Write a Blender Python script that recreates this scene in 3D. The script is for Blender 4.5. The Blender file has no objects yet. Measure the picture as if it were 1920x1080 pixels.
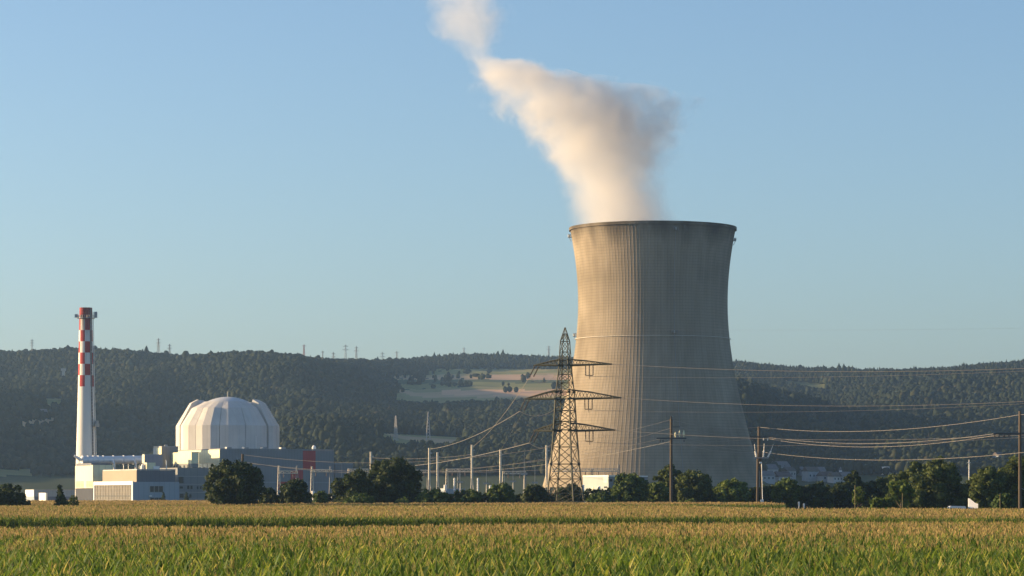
import bpy, math, random
import numpy as np
from mathutils import Vector, Matrix, Quaternion

# ------------------------------------------------------------------ camera, sky, sun, exposure
SC = bpy.context.scene
COL = SC.collection
F = 5760.0            # focal length in photo pixels (1920 wide)
HC = 4.5              # camera height
YH = 930.0            # horizon row in the photo
SUN_EL, SUN_AZ = math.radians(10.5), math.radians(-79.5)     # azimuth from +Y towards +X

cd = bpy.data.cameras.new('camera'); cam = bpy.data.objects.new('camera', cd); COL.objects.link(cam)
cam.location = (0, 0, HC); cam.rotation_euler = (math.radians(90), 0, 0)
cd.sensor_width = 36.0; cd.lens = 36.0 * F / 1920.0
cd.shift_y = (YH - 540.0) / 1920.0
cd.clip_start = 0.5; cd.clip_end = 30000
SC.camera = cam

wd = bpy.data.worlds.new('World'); SC.world = wd; wd.use_nodes = True
nt = wd.node_tree; nt.nodes.clear()
sky = nt.nodes.new('ShaderNodeTexSky'); sky.sky_type = 'NISHITA'; sky.sun_disc = False
sky.sun_elevation = SUN_EL; sky.sun_rotation = SUN_AZ
sky.altitude = 300; sky.air_density = 0.83; sky.dust_density = 1.6; sky.ozone_density = 2.5
bg = nt.nodes.new('ShaderNodeBackground'); bg.inputs['Strength'].default_value = 0.09
wo = nt.nodes.new('ShaderNodeOutputWorld')
nt.links.new(sky.outputs[0], bg.inputs[0]); nt.links.new(bg.outputs[0], wo.inputs[0])

sd = bpy.data.lights.new('sun', 'SUN'); sun = bpy.data.objects.new('sun', sd); COL.objects.link(sun)
sd.energy = 5.0; sd.angle = math.radians(0.53); sd.color = (1.0, 0.70, 0.37)
SDIR = Vector((math.sin(SUN_AZ) * math.cos(SUN_EL), math.cos(SUN_AZ) * math.cos(SUN_EL), math.sin(SUN_EL)))
sun.rotation_euler = SDIR.to_track_quat('Z', 'Y').to_euler(); sun.location = (-400, 100, 300)

SC.render.engine = 'CYCLES'
SC.view_settings.view_transform = 'Standard'; SC.view_settings.look = 'None'
SC.view_settings.gamma = 1.0; SC.view_settings.exposure = 1.25
cy = SC.cycles
cy.use_denoising = True; cy.max_bounces = 8; cy.diffuse_bounces = 2; cy.glossy_bounces = 2
cy.transmission_bounces = 3; cy.volume_bounces = 5; cy.transparent_max_bounces = 8
cy.caustics_reflective = False; cy.caustics_refractive = False
cy.volume_step_rate = 1.0; cy.volume_max_steps = 256

rng = np.random.default_rng(7); R = random.Random(11)

# ------------------------------------------------------------------ helpers
def gz(d):                                   # ground rises by one metre between the fields and the plant
    return float(np.interp(d, [0, 350, 800, 9000], [0, 0, 1.0, 1.0]))
def gza(d): return np.interp(d, [0, 350, 800, 9000], [0, 0, 1.0, 1.0])
def wx(px, d): return (px - 960.0) * d / F
def wz(py, d): return HC + (YH - py) * d / F
def P(px, py, d): return Vector((wx(px, d), d, wz(py, d)))

MATS = {}
def mat(name, col, rough=0.8, var=0.12, scale=0.5, island=0.0, trans=0.0, col2=None, stretch=(1, 1, 1), bump=0.0, metal=0.0, spec=0.3, hue=0.0, islandcol=None):
    if name in MATS: return MATS[name]
    m = bpy.data.materials.new(name); m.use_nodes = True; n = m.node_tree.nodes; l = m.node_tree.links
    b = n['Principled BSDF']; out = n['Material Output']
    b.inputs['Roughness'].default_value = rough; b.inputs['Metallic'].default_value = metal
    b.inputs['Specular IOR Level'].default_value = spec
    tc = n.new('ShaderNodeTexCoord'); mp = n.new('ShaderNodeMapping'); mp.inputs['Scale'].default_value = stretch
    l.new(tc.outputs['Object'], mp.inputs[0])
    nz = n.new('ShaderNodeTexNoise'); nz.inputs['Scale'].default_value = scale; nz.inputs['Detail'].default_value = 5
    l.new(mp.outputs[0], nz.inputs['Vector'])
    rp = n.new('ShaderNodeValToRGB')
    c = np.array(col); c2 = np.array(col2) if col2 is not None else None
    lo = c * (1 - var) if c2 is None else c; hi = c * (1 + var) if c2 is None else c2
    rp.color_ramp.elements[0].position = 0.32; rp.color_ramp.elements[1].position = 0.68
    rp.color_ramp.elements[0].color = (*lo, 1); rp.color_ramp.elements[1].color = (*hi, 1)
    l.new(nz.outputs[0], rp.inputs[0]); cs = rp.outputs[0]
    if island or islandcol is not None:
        ge = n.new('ShaderNodeNewGeometry')
        if islandcol is not None:
            r2 = n.new('ShaderNodeValToRGB'); r2.color_ramp.elements.remove(r2.color_ramp.elements[1])
            for i, (p, cc) in enumerate(islandcol):
                e = r2.color_ramp.elements[0] if i == 0 else r2.color_ramp.elements.new(p)
                e.position = p; e.color = (*cc, 1)
            l.new(ge.outputs['Random Per Island'], r2.inputs[0])
            mx = n.new('ShaderNodeMix'); mx.data_type = 'RGBA'; mx.blend_type = 'MIX'; mx.inputs[0].default_value = 0.65
            l.new(cs, mx.inputs[6]); l.new(r2.outputs[0], mx.inputs[7]); cs = mx.outputs[2]
        if island:
            mr = n.new('ShaderNodeMapRange'); mr.inputs[3].default_value = 1 - island; mr.inputs[4].default_value = 1 + island
            l.new(ge.outputs['Random Per Island'], mr.inputs[0])
            hs = n.new('ShaderNodeHueSaturation'); l.new(mr.outputs[0], hs.inputs['Value']); l.new(cs, hs.inputs['Color']); cs = hs.outputs[0]
    l.new(cs, b.inputs['Base Color'])
    if trans:
        t = n.new('ShaderNodeBsdfTranslucent'); ms = n.new('ShaderNodeMixShader'); ms.inputs[0].default_value = trans
        l.new(cs, t.inputs[0]); l.new(b.outputs[0], ms.inputs[1]); l.new(t.outputs[0], ms.inputs[2]); l.new(ms.outputs[0], out.inputs[0])
    if bump:
        bp = n.new('ShaderNodeBump'); bp.inputs['Strength'].default_value = bump; l.new(nz.outputs[0], bp.inputs['Height']); l.new(bp.outputs[0], b.inputs['Normal'])
    MATS[name] = m
    return m

def clad(name, col, pitch=1.2, var=0.08, axis='X', dark=0.82, rough=0.6):
    """sheet cladding with joints every `pitch` metres and a little weathering"""
    m = mat(name, col, rough=rough, var=var, scale=0.12)
    n = m.node_tree.nodes; l = m.node_tree.links; b = n['Principled BSDF']
    src = b.inputs['Base Color'].links[0].from_socket
    tc = n.new('ShaderNodeTexCoord'); sx = n.new('ShaderNodeSeparateXYZ'); l.new(tc.outputs['Object'], sx.inputs[0])
    ad = n.new('ShaderNodeMath'); ad.operation = 'ADD'
    if axis == 'X': l.new(sx.outputs[0], ad.inputs[0]); l.new(sx.outputs[1], ad.inputs[1])
    else: l.new(sx.outputs[2], ad.inputs[0]); ad.inputs[1].default_value = 0
    md = n.new('ShaderNodeMath'); md.operation = 'PINGPONG'; md.inputs[1].default_value = pitch / 2; l.new(ad.outputs[0], md.inputs[0])
    lt = n.new('ShaderNodeMath'); lt.operation = 'LESS_THAN'; lt.inputs[1].default_value = 0.06 * pitch; l.new(md.outputs[0], lt.inputs[0])
    mx = n.new('ShaderNodeMix'); mx.data_type = 'RGBA'; mx.blend_type = 'MULTIPLY'; mx.inputs[7].default_value = (dark, dark, dark, 1)
    l.new(lt.outputs[0], mx.inputs[0]); l.new(src, mx.inputs[6]); l.new(mx.outputs[2], b.inputs['Base Color'])
    return m

def np_mesh(name, V, faces, mats, mi=None, parent=None, smooth=False):
    """faces: list of int arrays (n,3) or (n,4); mi: list of int arrays aligned with faces"""
    me = bpy.data.meshes.new(name)
    V = np.asarray(V, dtype=np.float32); me.vertices.add(len(V)); me.vertices.foreach_set('co', V.ravel())
    loops = np.concatenate([f.ravel() for f in faces]).astype(np.int32)
    tot = np.concatenate([np.full(len(f), f.shape[1]) for f in faces]).astype(np.int32)
    st = np.concatenate([[0], np.cumsum(tot)[:-1]]).astype(np.int32)
    me.loops.add(len(loops)); me.loops.foreach_set('vertex_index', loops)
    me.polygons.add(len(tot)); me.polygons.foreach_set('loop_start', st); me.polygons.foreach_set('loop_total', tot)
    if mi is not None: me.polygons.foreach_set('material_index', np.concatenate(mi).astype(np.int32))
    me.polygons.foreach_set('use_smooth', np.full(len(tot), smooth, dtype=bool))
    for m in (mats if isinstance(mats, (list, tuple)) else [mats]): me.materials.append(m)
    me.update(calc_edges=True)
    o = bpy.data.objects.new(name, me); COL.objects.link(o)
    if parent is not None: o.parent = parent
    return o

class MB:
    def __init__(s): s.v = []; s.f = []; s.m = []
    def add(s, vs, fs, mi=0):
        k = len(s.v); s.v += [tuple(v) for v in vs]
        for f in fs: s.f.append([k + i for i in f]); s.m.append(mi)
        return s
    def box(s, x0, x1, y0, y1, z0, z1, mi=0, rz=0.0, piv=(0, 0)):
        vs = [(x, y, z) for z in (z0, z1) for x, y in ((x0, y0), (x1, y0), (x1, y1), (x0, y1))]
        if rz:
            c, q = math.cos(rz), math.sin(rz)
            vs = [(piv[0] + (x - piv[0]) * c - (y - piv[1]) * q, piv[1] + (x - piv[0]) * q + (y - piv[1]) * c, z) for x, y, z in vs]
        return s.add(vs, [(0, 3, 2, 1), (4, 5, 6, 7), (0, 1, 5, 4), (1, 2, 6, 5), (2, 3, 7, 6), (3, 0, 4, 7)], mi)
    def tube(s, p0, p1, r0, r1=None, n=6, mi=0, cap=True):
        p0 = Vector(p0); p1 = Vector(p1); r1 = r0 if r1 is None else r1
        d = (p1 - p0); 
        if d.length < 1e-6: return s
        d.normalize(); a = d.orthogonal().normalized(); b = d.cross(a)
        vs = []
        for p, r in ((p0, r0), (p1, r1)):
            for i in range(n):
                t = 2 * math.pi * (i + 0.5) / n; vs.append(p + a * (r * math.cos(t)) + b * (r * math.sin(t)))
        fs = [(i, (i + 1) % n, n + (i + 1) % n, n + i) for i in range(n)]
        if cap: fs += [tuple(range(n - 1, -1, -1)), tuple(range(n, 2 * n))]
        return s.add(vs, fs, mi)
    def path(s, pts, r, n=5, mi=0):
        pts = [Vector(p) for p in pts]; k = len(s.v); N = len(pts)
        for j, p in enumerate(pts):
            d = (pts[min(j + 1, N - 1)] - pts[max(j - 1, 0)]).normalized()
            up = Vector((0, 0, 1)); a = d.cross(up)
            a = a.normalized() if a.length > 1e-3 else Vector((1, 0, 0)); b = a.cross(d)
            rr = r[j] if isinstance(r, (list, tuple)) else r
            for i in range(n):
                t = 2 * math.pi * i / n; s.v.append(tuple(p + a * (rr * math.cos(t)) + b * (rr * math.sin(t))))
        for j in range(N - 1):
            for i in range(n):
                s.f.append([k + j * n + i, k + j * n + (i + 1) % n, k + (j + 1) * n + (i + 1) % n, k + (j + 1) * n + i]); s.m.append(mi)
        s.f.append([k + i for i in range(n - 1, -1, -1)]); s.m.append(mi)
        s.f.append([k + (N - 1) * n + i for i in range(n)]); s.m.append(mi)
        return s
    def lathe(s, prof, n=24, mi=0, c=(0, 0), cap=True):
        k = len(s.v)
        for r, z in prof:
            for i in range(n):
                t = 2 * math.pi * i / n; s.v.append((c[0] + r * math.cos(t), c[1] + r * math.sin(t), z))
        for j in range(len(prof) - 1):
            for i in range(n):
                s.f.append([k + j * n + i, k + j * n + (i + 1) % n, k + (j + 1) * n + (i + 1) % n, k + (j + 1) * n + i]); s.m.append(mi)
        if cap:
            s.f.append([k + i for i in range(n - 1, -1, -1)]); s.m.append(mi)
            s.f.append([k + (len(prof) - 1) * n + i for i in range(n)]); s.m.append(mi)
        return s
    def build(s, name, mats, parent=None, smooth=False):
        me = bpy.data.meshes.new(name); me.from_pydata(s.v, [], s.f)
        for m in (mats if isinstance(mats, (list, tuple)) else [mats]): me.materials.append(m)
        me.polygons.foreach_set('material_index', s.m)
        if smooth: me.polygons.foreach_set('use_smooth', [True] * len(s.f))
        me.update()
        o = bpy.data.objects.new(name, me); COL.objects.link(o)
        if parent is not None: o.parent = parent
        return o

def tag(o, label=None, cat=None, group=None, kind=None):
    if label: o['label'] = label
    if cat: o['category'] = cat
    if group: o['group'] = group
    if kind: o['kind'] = kind
    return o
def thing(name, label, cat, loc=(0, 0, 0), rz=0.0, group=None):
    o = bpy.data.objects.new(name, None); COL.objects.link(o)
    o.location = loc; o.rotation_euler = (0, 0, rz); o.empty_display_size = 0.5
    return tag(o, label, cat, group)

# value noise for terrain and crowns
_g = np.random.default_rng(3).random((256, 256))
def vnoise(x, y):
    xi = np.floor(x).astype(int); yi = np.floor(y).astype(int); fx = x - xi; fy = y - yi
    fx = fx * fx * (3 - 2 * fx); fy = fy * fy * (3 - 2 * fy)
    a = _g[xi % 256, yi % 256]; b = _g[(xi + 1) % 256, yi % 256]; c = _g[xi % 256, (yi + 1) % 256]; d = _g[(xi + 1) % 256, (yi + 1) % 256]
    return (a * (1 - fx) + b * fx) * (1 - fy) + (c * (1 - fx) + d * fx) * fy
def fbm(x, y, o=4):
    s = 0; a = 1; t = 0
    for i in range(o): s = s + a * vnoise(x * 2 ** i + 17.3 * i, y * 2 ** i + 5.1 * i); t += a; a *= 0.5
    return s / t

# ------------------------------------------------------------------ ground and hills
def make_ground():
    ys = np.concatenate([np.arange(-500, 1000, 50), np.arange(1000, 7300, 300)]).astype(float); xs = np.arange(-4000, 4001, 100).astype(float)
    X, Y = np.meshgrid(xs, ys); V = np.stack([X.ravel(), Y.ravel(), gza(Y.ravel())], 1)
    n = len(xs); i, j = np.meshgrid(np.arange(n - 1), np.arange(len(ys) - 1)); k = (j * n + i).ravel()
    o = np_mesh('ground', V, [np.stack([k, k + 1, k + n + 1, k + n], 1)], mat('soil', (0.10, 0.085, 0.05), var=0.3, scale=0.02, col2=(0.06, 0.08, 0.03)), smooth=True)
    tag(o, 'flat brown and green farmland under the corn fields', 'ground', kind='structure')
make_ground()

# hill control: for each photo column, ground elevation rows given as (distance, photo row)
_H = np.array([
 # column, crest row, crest d, y4, d4, y3, d3, y2, d2, y1
 (-900, 668, 4000, 725, 3500, 745, 3000, 790, 2500, 900), (-350, 664, 3900, 722, 3450, 738, 3000, 765, 2500, 890), (-120, 666, 3900, 728, 3450, 765, 3000, 825, 2500, 915), (0, 672, 3900, 732, 3450, 792, 3000, 866, 2500, 922),  # unseen leftmost columns are raised to cast shade on the lower slope
 (130, 665, 3900, 724, 3450, 784, 3000, 860, 2500, 922), (240, 666, 3900, 716, 3450, 775, 3000, 855, 2500, 922), (340, 681, 4000, 722, 3500, 772, 3050, 848, 2500, 922), (450, 677, 3900, 714, 3450, 770, 3050, 842, 2500, 922),
 (560, 681, 4000, 704, 3550, 752, 3150, 832, 2500, 922), (640, 684, 4100, 708, 3650, 752, 3250, 830, 2500, 922), (720, 686, 4400, 714, 4000, 762, 3350, 832, 2500, 922), (780, 681, 4800, 700, 4400, 768, 3400, 834, 2500, 922),
 (900, 676, 4900, 696, 4500, 768, 3400, 840, 2500, 922), (1060, 681, 4900, 698, 4500, 768, 3400, 840, 2500, 918), (1150, 684, 4700, 704, 4200, 745, 3200, 790, 2500, 890), (1300, 688, 4600, 716, 4000, 728, 3000, 772, 2500, 880), (1385, 689, 4600, 722, 3900, 728, 3000, 778, 2500, 890),
 (1440, 694, 4600, 724, 3900, 738, 3050, 822, 2500, 915), (1500, 700, 4600, 720, 3900, 748, 3100, 845, 2500, 922), (1575, 702, 4600, 716, 3900, 766, 3200, 850, 2500, 922), (1690, 704, 4600, 714, 3900, 738, 3200, 850, 2500, 922), (1790, 700, 4500, 712, 3800, 764, 3150, 846, 2500, 922),
 (1920, 690, 4400, 722, 3800, 768, 3100, 838, 2500, 922), (2150, 686, 4300, 730, 3700, 770, 3100, 845, 2500, 922), (2900, 690, 4300, 730, 3700, 775, 3100, 850, 2500, 922)], float)
HX, SKY_, D5, Y4, D4, Y3, D3, Y2, D2, Y1 = _H.T; D1 = np.full(len(HX), 2050.0)
def hill_rows(px):
    f = lambda a: np.interp(px, HX, a)
    d = [np.full_like(px, 1850.0), f(D1), f(D2), f(D3), f(D4), f(D5), f(D5) + 500, f(D5) + 1500]
    z1 = [HC + (YH - y) * dd / F for y, dd in ((f(Y1), d[1]), (f(Y2), d[2]), (f(Y3), d[3]), (f(Y4), d[4]), (f(SKY_), d[5]))]
    z = [np.full_like(px, 0.4)] + z1 + [z1[4] - 12, z1[4] - 90]
    return np.array(d), np.array(z)
def hill(px, t):
    """t in 0..7 -> world x, y, z (arrays of one length)"""
    d, z = hill_rows(px); i = np.clip(t.astype(int), 0, 6); u = t - i; q = np.arange(len(px))
    g = lambda a, k: a[np.clip(k, 0, 7), q]
    def cr(a):
        p0, p1, p2, p3 = g(a, i - 1), g(a, i), g(a, i + 1), g(a, i + 2)
        m1 = (p2 - p0) / 2; m2 = (p3 - p1) / 2
        return (2 * u**3 - 3 * u**2 + 1) * p1 + (u**3 - 2 * u**2 + u) * m1 + (-2 * u**3 + 3 * u**2) * p2 + (u**3 - u**2) * m2
    dd = g(d, i) * (1 - u) + g(d, i + 1) * u; zz = cr(z)
    x = wx(px, dd)
    # spurs and gullies running down the slope
    amp = np.interp(t, [0, 1, 2, 3, 4, 4.7, 5, 7], [0, 3, 36, 56, 36, 10, 4, 10])
    amp = amp * np.interp(px, [600, 760, 1000, 1300, 1450], [1, 0.25, 0.25, 0.6, 0.8])
    w = fbm(dd / 900.0 + 3, x / 700.0, 2) * 260
    sp = fbm((x + w) / 230.0 + 40, dd / 620.0 + 9, 4) - 0.5
    zz = zz + sp * 2 * amp
    return x, dd, zz, np.interp(px, [0], [0]) + zz
def pix_y(dd, zz): return YH - (zz - HC) * F / dd

def field_mask(px, py, t):
    """1 where the hillside carries no trees"""
    a = (px > 705 + (py - 700) * -0.2 + 70 * np.clip((712 - py) / 20, 0, 1)) & (px < 1380) & (py > 692) & (py < 763) & (t > 2.9)
    a &= ~((px > 690) & (px < 800) & (py < 704))
    hx = (px - 960) * 4000 / F; hd = 4000 * (1 + (735 - py) / 120.0)
    nb = fbm(hx / 60.0 + 7, hd / 60.0 + 3, 3)
    band = (hd + 60 * np.sin(hx / 140.0) - 0.18 * hx) / 230.0
    a &= ~((nb > .80) & (py < 742)) & ~((np.abs(band - np.round(band)) < .02) & (fbm(hx / 90.0 + 31, hd / 400.0, 2) > .62))
    a &= (px > 730 + 60 * (nb - .5))
    b = (px > 712) & (px < 870) & (np.abs(py - (826 + (px - 712) * 0.05)) < 14)
    c = (px > 40) & (px < 105) & (np.abs(py - 796 + (px - 70) * .1) < 8)
    d_ = (px > 82) & (px < 118) & (np.abs(py - 757) < 10)
    e = (px > 1468) & (px < 1548) & (np.abs(py - (722 + (px - 1468) * 0.1)) < 9)
    f = (px > -60) & (px < 60) & (py > 880)
    g = (py > 892)
    return a | b | c | d_ | e | f | g

def make_hills():
    pxs = np.arange(-900, 2901, 6.0); ts = np.linspace(0, 7, 210)
    PX, T = np.meshgrid(pxs, ts); x, y, z, _ = hill(PX.ravel(), T.ravel())
    V = np.stack([x, y, z], 1); n = len(pxs)
    i, j = np.meshgrid(np.arange(n - 1), np.arange(len(ts) - 1)); k = (j * n + i).ravel()
    q = np.stack([k, k + 1, k + n + 1, k + n], 1)
    m = bpy.data.materials.new('hillside'); m.use_nodes = True; nn = m.node_tree.nodes; ll = m.node_tree.links
    b = nn['Principled BSDF']; b.inputs['Roughness'].default_value = 0.95; b.inputs['Specular IOR Level'].default_value = 0.1
    at = nn.new('ShaderNodeAttribute'); at.attribute_name = 'landcover'
    nz = nn.new('ShaderNodeTexNoise'); nz.inputs['Scale'].default_value = 0.02; nz.inputs['Detail'].default_value = 6
    tc = nn.new('ShaderNodeTexCoord'); ll.new(tc.outputs['Object'], nz.inputs['Vector'])
    hs = nn.new('ShaderNodeHueSaturation'); mr = nn.new('ShaderNodeMapRange'); mr.inputs[3].default_value = 0.75; mr.inputs[4].default_value = 1.25
    ll.new(nz.outputs[0], mr.inputs[0]); ll.new(mr.outputs[0], hs.inputs['Value']); ll.new(at.outputs['Color'], hs.inputs['Color']); ll.new(hs.outputs[0], b.inputs['Base Color'])
    o = np_mesh('hills', V, [q], m, smooth=True)
    tag(o, 'long wooded hill range with open fields on its plateau behind the plant', 'hills', kind='structure')
    C = V[q].mean(1); cpx = C[:, 0] / C[:, 1] * F + 960; cpy = pix_y(C[:, 1], C[:, 2]); tt = T.ravel()[q].mean(1)
    fm = field_mask(cpx, cpy, tt)
    col = np.tile(np.array([0.018, 0.028, 0.012, 1.0]), (len(q), 1))
    fl = np.array([[0.20, 0.20, 0.07, 1], [0.44, 0.31, 0.17, 1], [0.27, 0.24, 0.10, 1], [0.08, 0.10, 0.04, 1], [0.34, 0.27, 0.13, 1]])
    band = np.floor((C[:, 1] + 60 * np.sin(C[:, 0] / 140.0) - 0.18 * C[:, 0]) / 115.0).astype(int)
    col[fm] = fl[np.array([0, 2, 1, 2, 0, 3, 1, 4, 0, 2])[band[fm] % 10]]
    col[fm & (cpy > 731) & (cpy < 741) & (cpx > 830)] = (0.58, 0.37, 0.22, 1)
    col[fm & (cpy > 703) & (cpy < 712) & (cpx > 915)] = (0.50, 0.33, 0.20, 1)
    col[cpy > 892] = (0.04, 0.055, 0.02, 1)
    a = o.data.attributes.new('landcover', 'FLOAT_COLOR', 'FACE'); a.data.foreach_set('color', col.astype(np.float32).ravel())
make_hills()

def ico(sub):
    t = (1 + 5 ** 0.5) / 2
    v = [(-1, t, 0), (1, t, 0), (-1, -t, 0), (1, -t, 0), (0, -1, t), (0, 1, t), (0, -1, -t), (0, 1, -t), (t, 0, -1), (t, 0, 1), (-t, 0, -1), (-t, 0, 1)]
    f = [(0, 11, 5), (0, 5, 1), (0, 1, 7), (0, 7, 10), (0, 10, 11), (1, 5, 9), (5, 11, 4), (11, 10, 2), (10, 7, 6), (7, 1, 8), (3, 9, 4), (3, 4, 2), (3, 2, 6), (3, 6, 8), (3, 8, 9), (4, 9, 5), (2, 4, 11), (6, 2, 10), (8, 6, 7), (9, 8, 1)]
    v = [np.array(p) / np.linalg.norm(p) for p in v]
    for _ in range(sub):
        c = {}; nf = []
        def mid(a, b):
            k = (min(a, b), max(a, b))
            if k not in c: p = v[a] + v[b]; v.append(p / np.linalg.norm(p)); c[k] = len(v) - 1
            return c[k]
        for a, b, d in f:
            x, y, z = mid(a, b), mid(b, d), mid(d, a); nf += [(a, x, z), (b, y, x), (d, z, y), (x, y, z)]
        f = nf
    return np.array(v), np.array(f)

def make_forest():
    N = 175000
    px = rng.uniform(-140, 2060, N); t = rng.uniform(0.55, 5.35, N)
    # area weighting: rows are of unequal depth
    x, y, z, _ = hill(px, t); py = pix_y(y, z)
    d, _z = hill_rows(px); i = t.astype(int); wgt = (d[i + 1, np.arange(N)] - d[i, np.arange(N)]) * y
    keep = rng.random(N) < np.clip(wgt / np.percentile(wgt, 88), 0, 1)
    keep &= ~field_mask(px, py, t)
    x, y, z, px, py, t = [a[keep] for a in (x, y, z, px, py, t)]
    n = len(x)
    V0, F0 = ico(1); nv = len(V0)
    r = rng.uniform(1.7, 3.5, n) * (0.72 + 0.65 * fbm(x / 90, y / 90, 3)) * np.where(rng.random(n) < .03, 1.35, 1.0); h = r * rng.uniform(1.0, 1.5, n)
    con = (rng.random(n) < np.where((px > 780) & (t > 4), 0.45, 0.06))
    r = np.where(con, r * 0.75, r); h = np.where(con, h * 1.25, h)
    K = 24; vs = []
    for k in range(K):
        kk = np.random.default_rng(100 + k); dsp = 0.78 + 0.4 * kk.random((nv, 1)); vs.append(V0 * dsp)
    var = np.array(vs)[rng.integers(0, K, n)].copy()               # n, nv, 3
    cz = var[:, :, 2]; tp = np.where(con[:, None], np.clip(0.95 - 0.75 * cz, 0.08, 1.5), 1.0)
    var[:, :, 0] *= r[:, None] * tp; var[:, :, 1] *= r[:, None] * tp; var[:, :, 2] = cz * h[:, None]
    a = rng.uniform(0, 6.28, n); ca, sa = np.cos(a)[:, None], np.sin(a)[:, None]
    X = var[:, :, 0] * ca - var[:, :, 1] * sa + x[:, None]; Y = var[:, :, 0] * sa + var[:, :, 1] * ca + y[:, None]
    Z = var[:, :, 2] + (z + h * 0.75 + 1.0)[:, None]
    V = np.stack([X.ravel(), Y.ravel(), Z.ravel()], 1)
    Fx = (F0[None] + (np.arange(n) * nv)[:, None, None]).reshape(-1, 3)
    m = mat('forest_leaves', (0.017, 0.029, 0.020), rough=0.9, scale=0.005, col2=(0.040, 0.052, 0.028), island=0.12, spec=0.1, trans=0.4,
            islandcol=[(0.0, (0.020, 0.033, 0.019)), (0.5, (0.031, 0.045, 0.024)), (0.86, (0.048, 0.058, 0.028)), (0.95, (0.066, 0.068, 0.03)), (1.0, (0.07, 0.058, 0.032))])
    o = np_mesh('forest', V, [Fx], m, smooth=True)
    tag(o, 'continuous mixed forest covering the hillsides behind the power plant', 'forest', kind='stuff')
make_forest()

# ------------------------------------------------------------------ corn
def corn_template(seed, nl, segs, tassel, hmin, tp=1.0, tasw=.01, H=2.3):
    g = random.Random(seed); V = []; Q = []; M = []
    for k in range(nl):
        hb = hmin + (H - 0.56 - hmin) * (k / max(1, nl - 1)) ** .8 + g.uniform(-.08, .08)
        az = k * math.pi + g.uniform(-.7, .7) + seed; L = g.uniform(.5, .85); up = g.uniform(.42, .85) + (.15 if k > nl - 5 else 0); dr = g.uniform(.0, .42); w = g.uniform(.028, .045)
        b = len(V); tw = g.uniform(-.5, .5)
        for i in range(segs + 1):
            u = i / segs; rr = L * u * (0.42 + .14 * u); zz = hb + up * L * 1.25 * u - dr * L * u ** 3 * 1.3
            ww = w * (0.55 + 1.6 * u * (1 - u) * 2) * (1 - u ** 3 * .95)
            sx, sy = -math.sin(az), math.cos(az); ti = tw * u
            for s in (-1, 1): V.append((rr * math.cos(az) + s * ww * sx * math.cos(ti), rr * math.sin(az) + s * ww * sy * math.cos(ti), zz + s * ww * math.sin(ti) + 0.0))
        for i in range(segs): Q.append((b + 2 * i, b + 2 * i + 1, b + 2 * i + 3, b + 2 * i + 2)); M.append(0)
    # stalk
    b = len(V); s = .014
    for z in (hmin - .3, H - .3):
        for a in (0, 2.1, 4.2): V.append((s * math.cos(a), s * math.sin(a), z))
    for i in range(3): Q.append((b + i, b + (i + 1) % 3, b + 3 + (i + 1) % 3, b + 3 + i)); M.append(0)
    if tassel and g.random() > tp: tassel = 0
    for k in range(tassel):
        az = k * 2.4 + seed; b = len(V); out = g.uniform(.04, .15) if k else 0.01; w = tasw; hb = H - .30 + g.uniform(0, .1); ht = H + g.uniform(-.06, .16)
        sx, sy = -math.sin(az + .8), math.cos(az + .8)
        for u in (0, 1):
            for q in (-1, 1): V.append((out * u * math.cos(az) + q * w * sx, out * u * math.sin(az) + q * w * sy, hb + (ht - hb) * u))
        Q.append((b, b + 1, b + 3, b + 2)); M.append(1)
    return np.array(V), np.array(Q), np.array(M)
M_LEAF = mat('corn_leaf', (0.10, 0.165, 0.022), rough=0.5, var=.2, scale=.15, trans=0.45, spec=0.35, island=.3,
             islandcol=[(0, (0.045, 0.095, 0.014)), (.4, (0.10, 0.17, 0.02)), (.75, (0.17, 0.235, 0.026)), (.92, (0.34, 0.31, 0.05)), (1, (0.50, 0.40, 0.13))])
M_TAS = mat('corn_tassel', (0.36, 0.26, 0.10), rough=0.8, var=.2, scale=.2, trans=0.3, island=.3)
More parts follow.
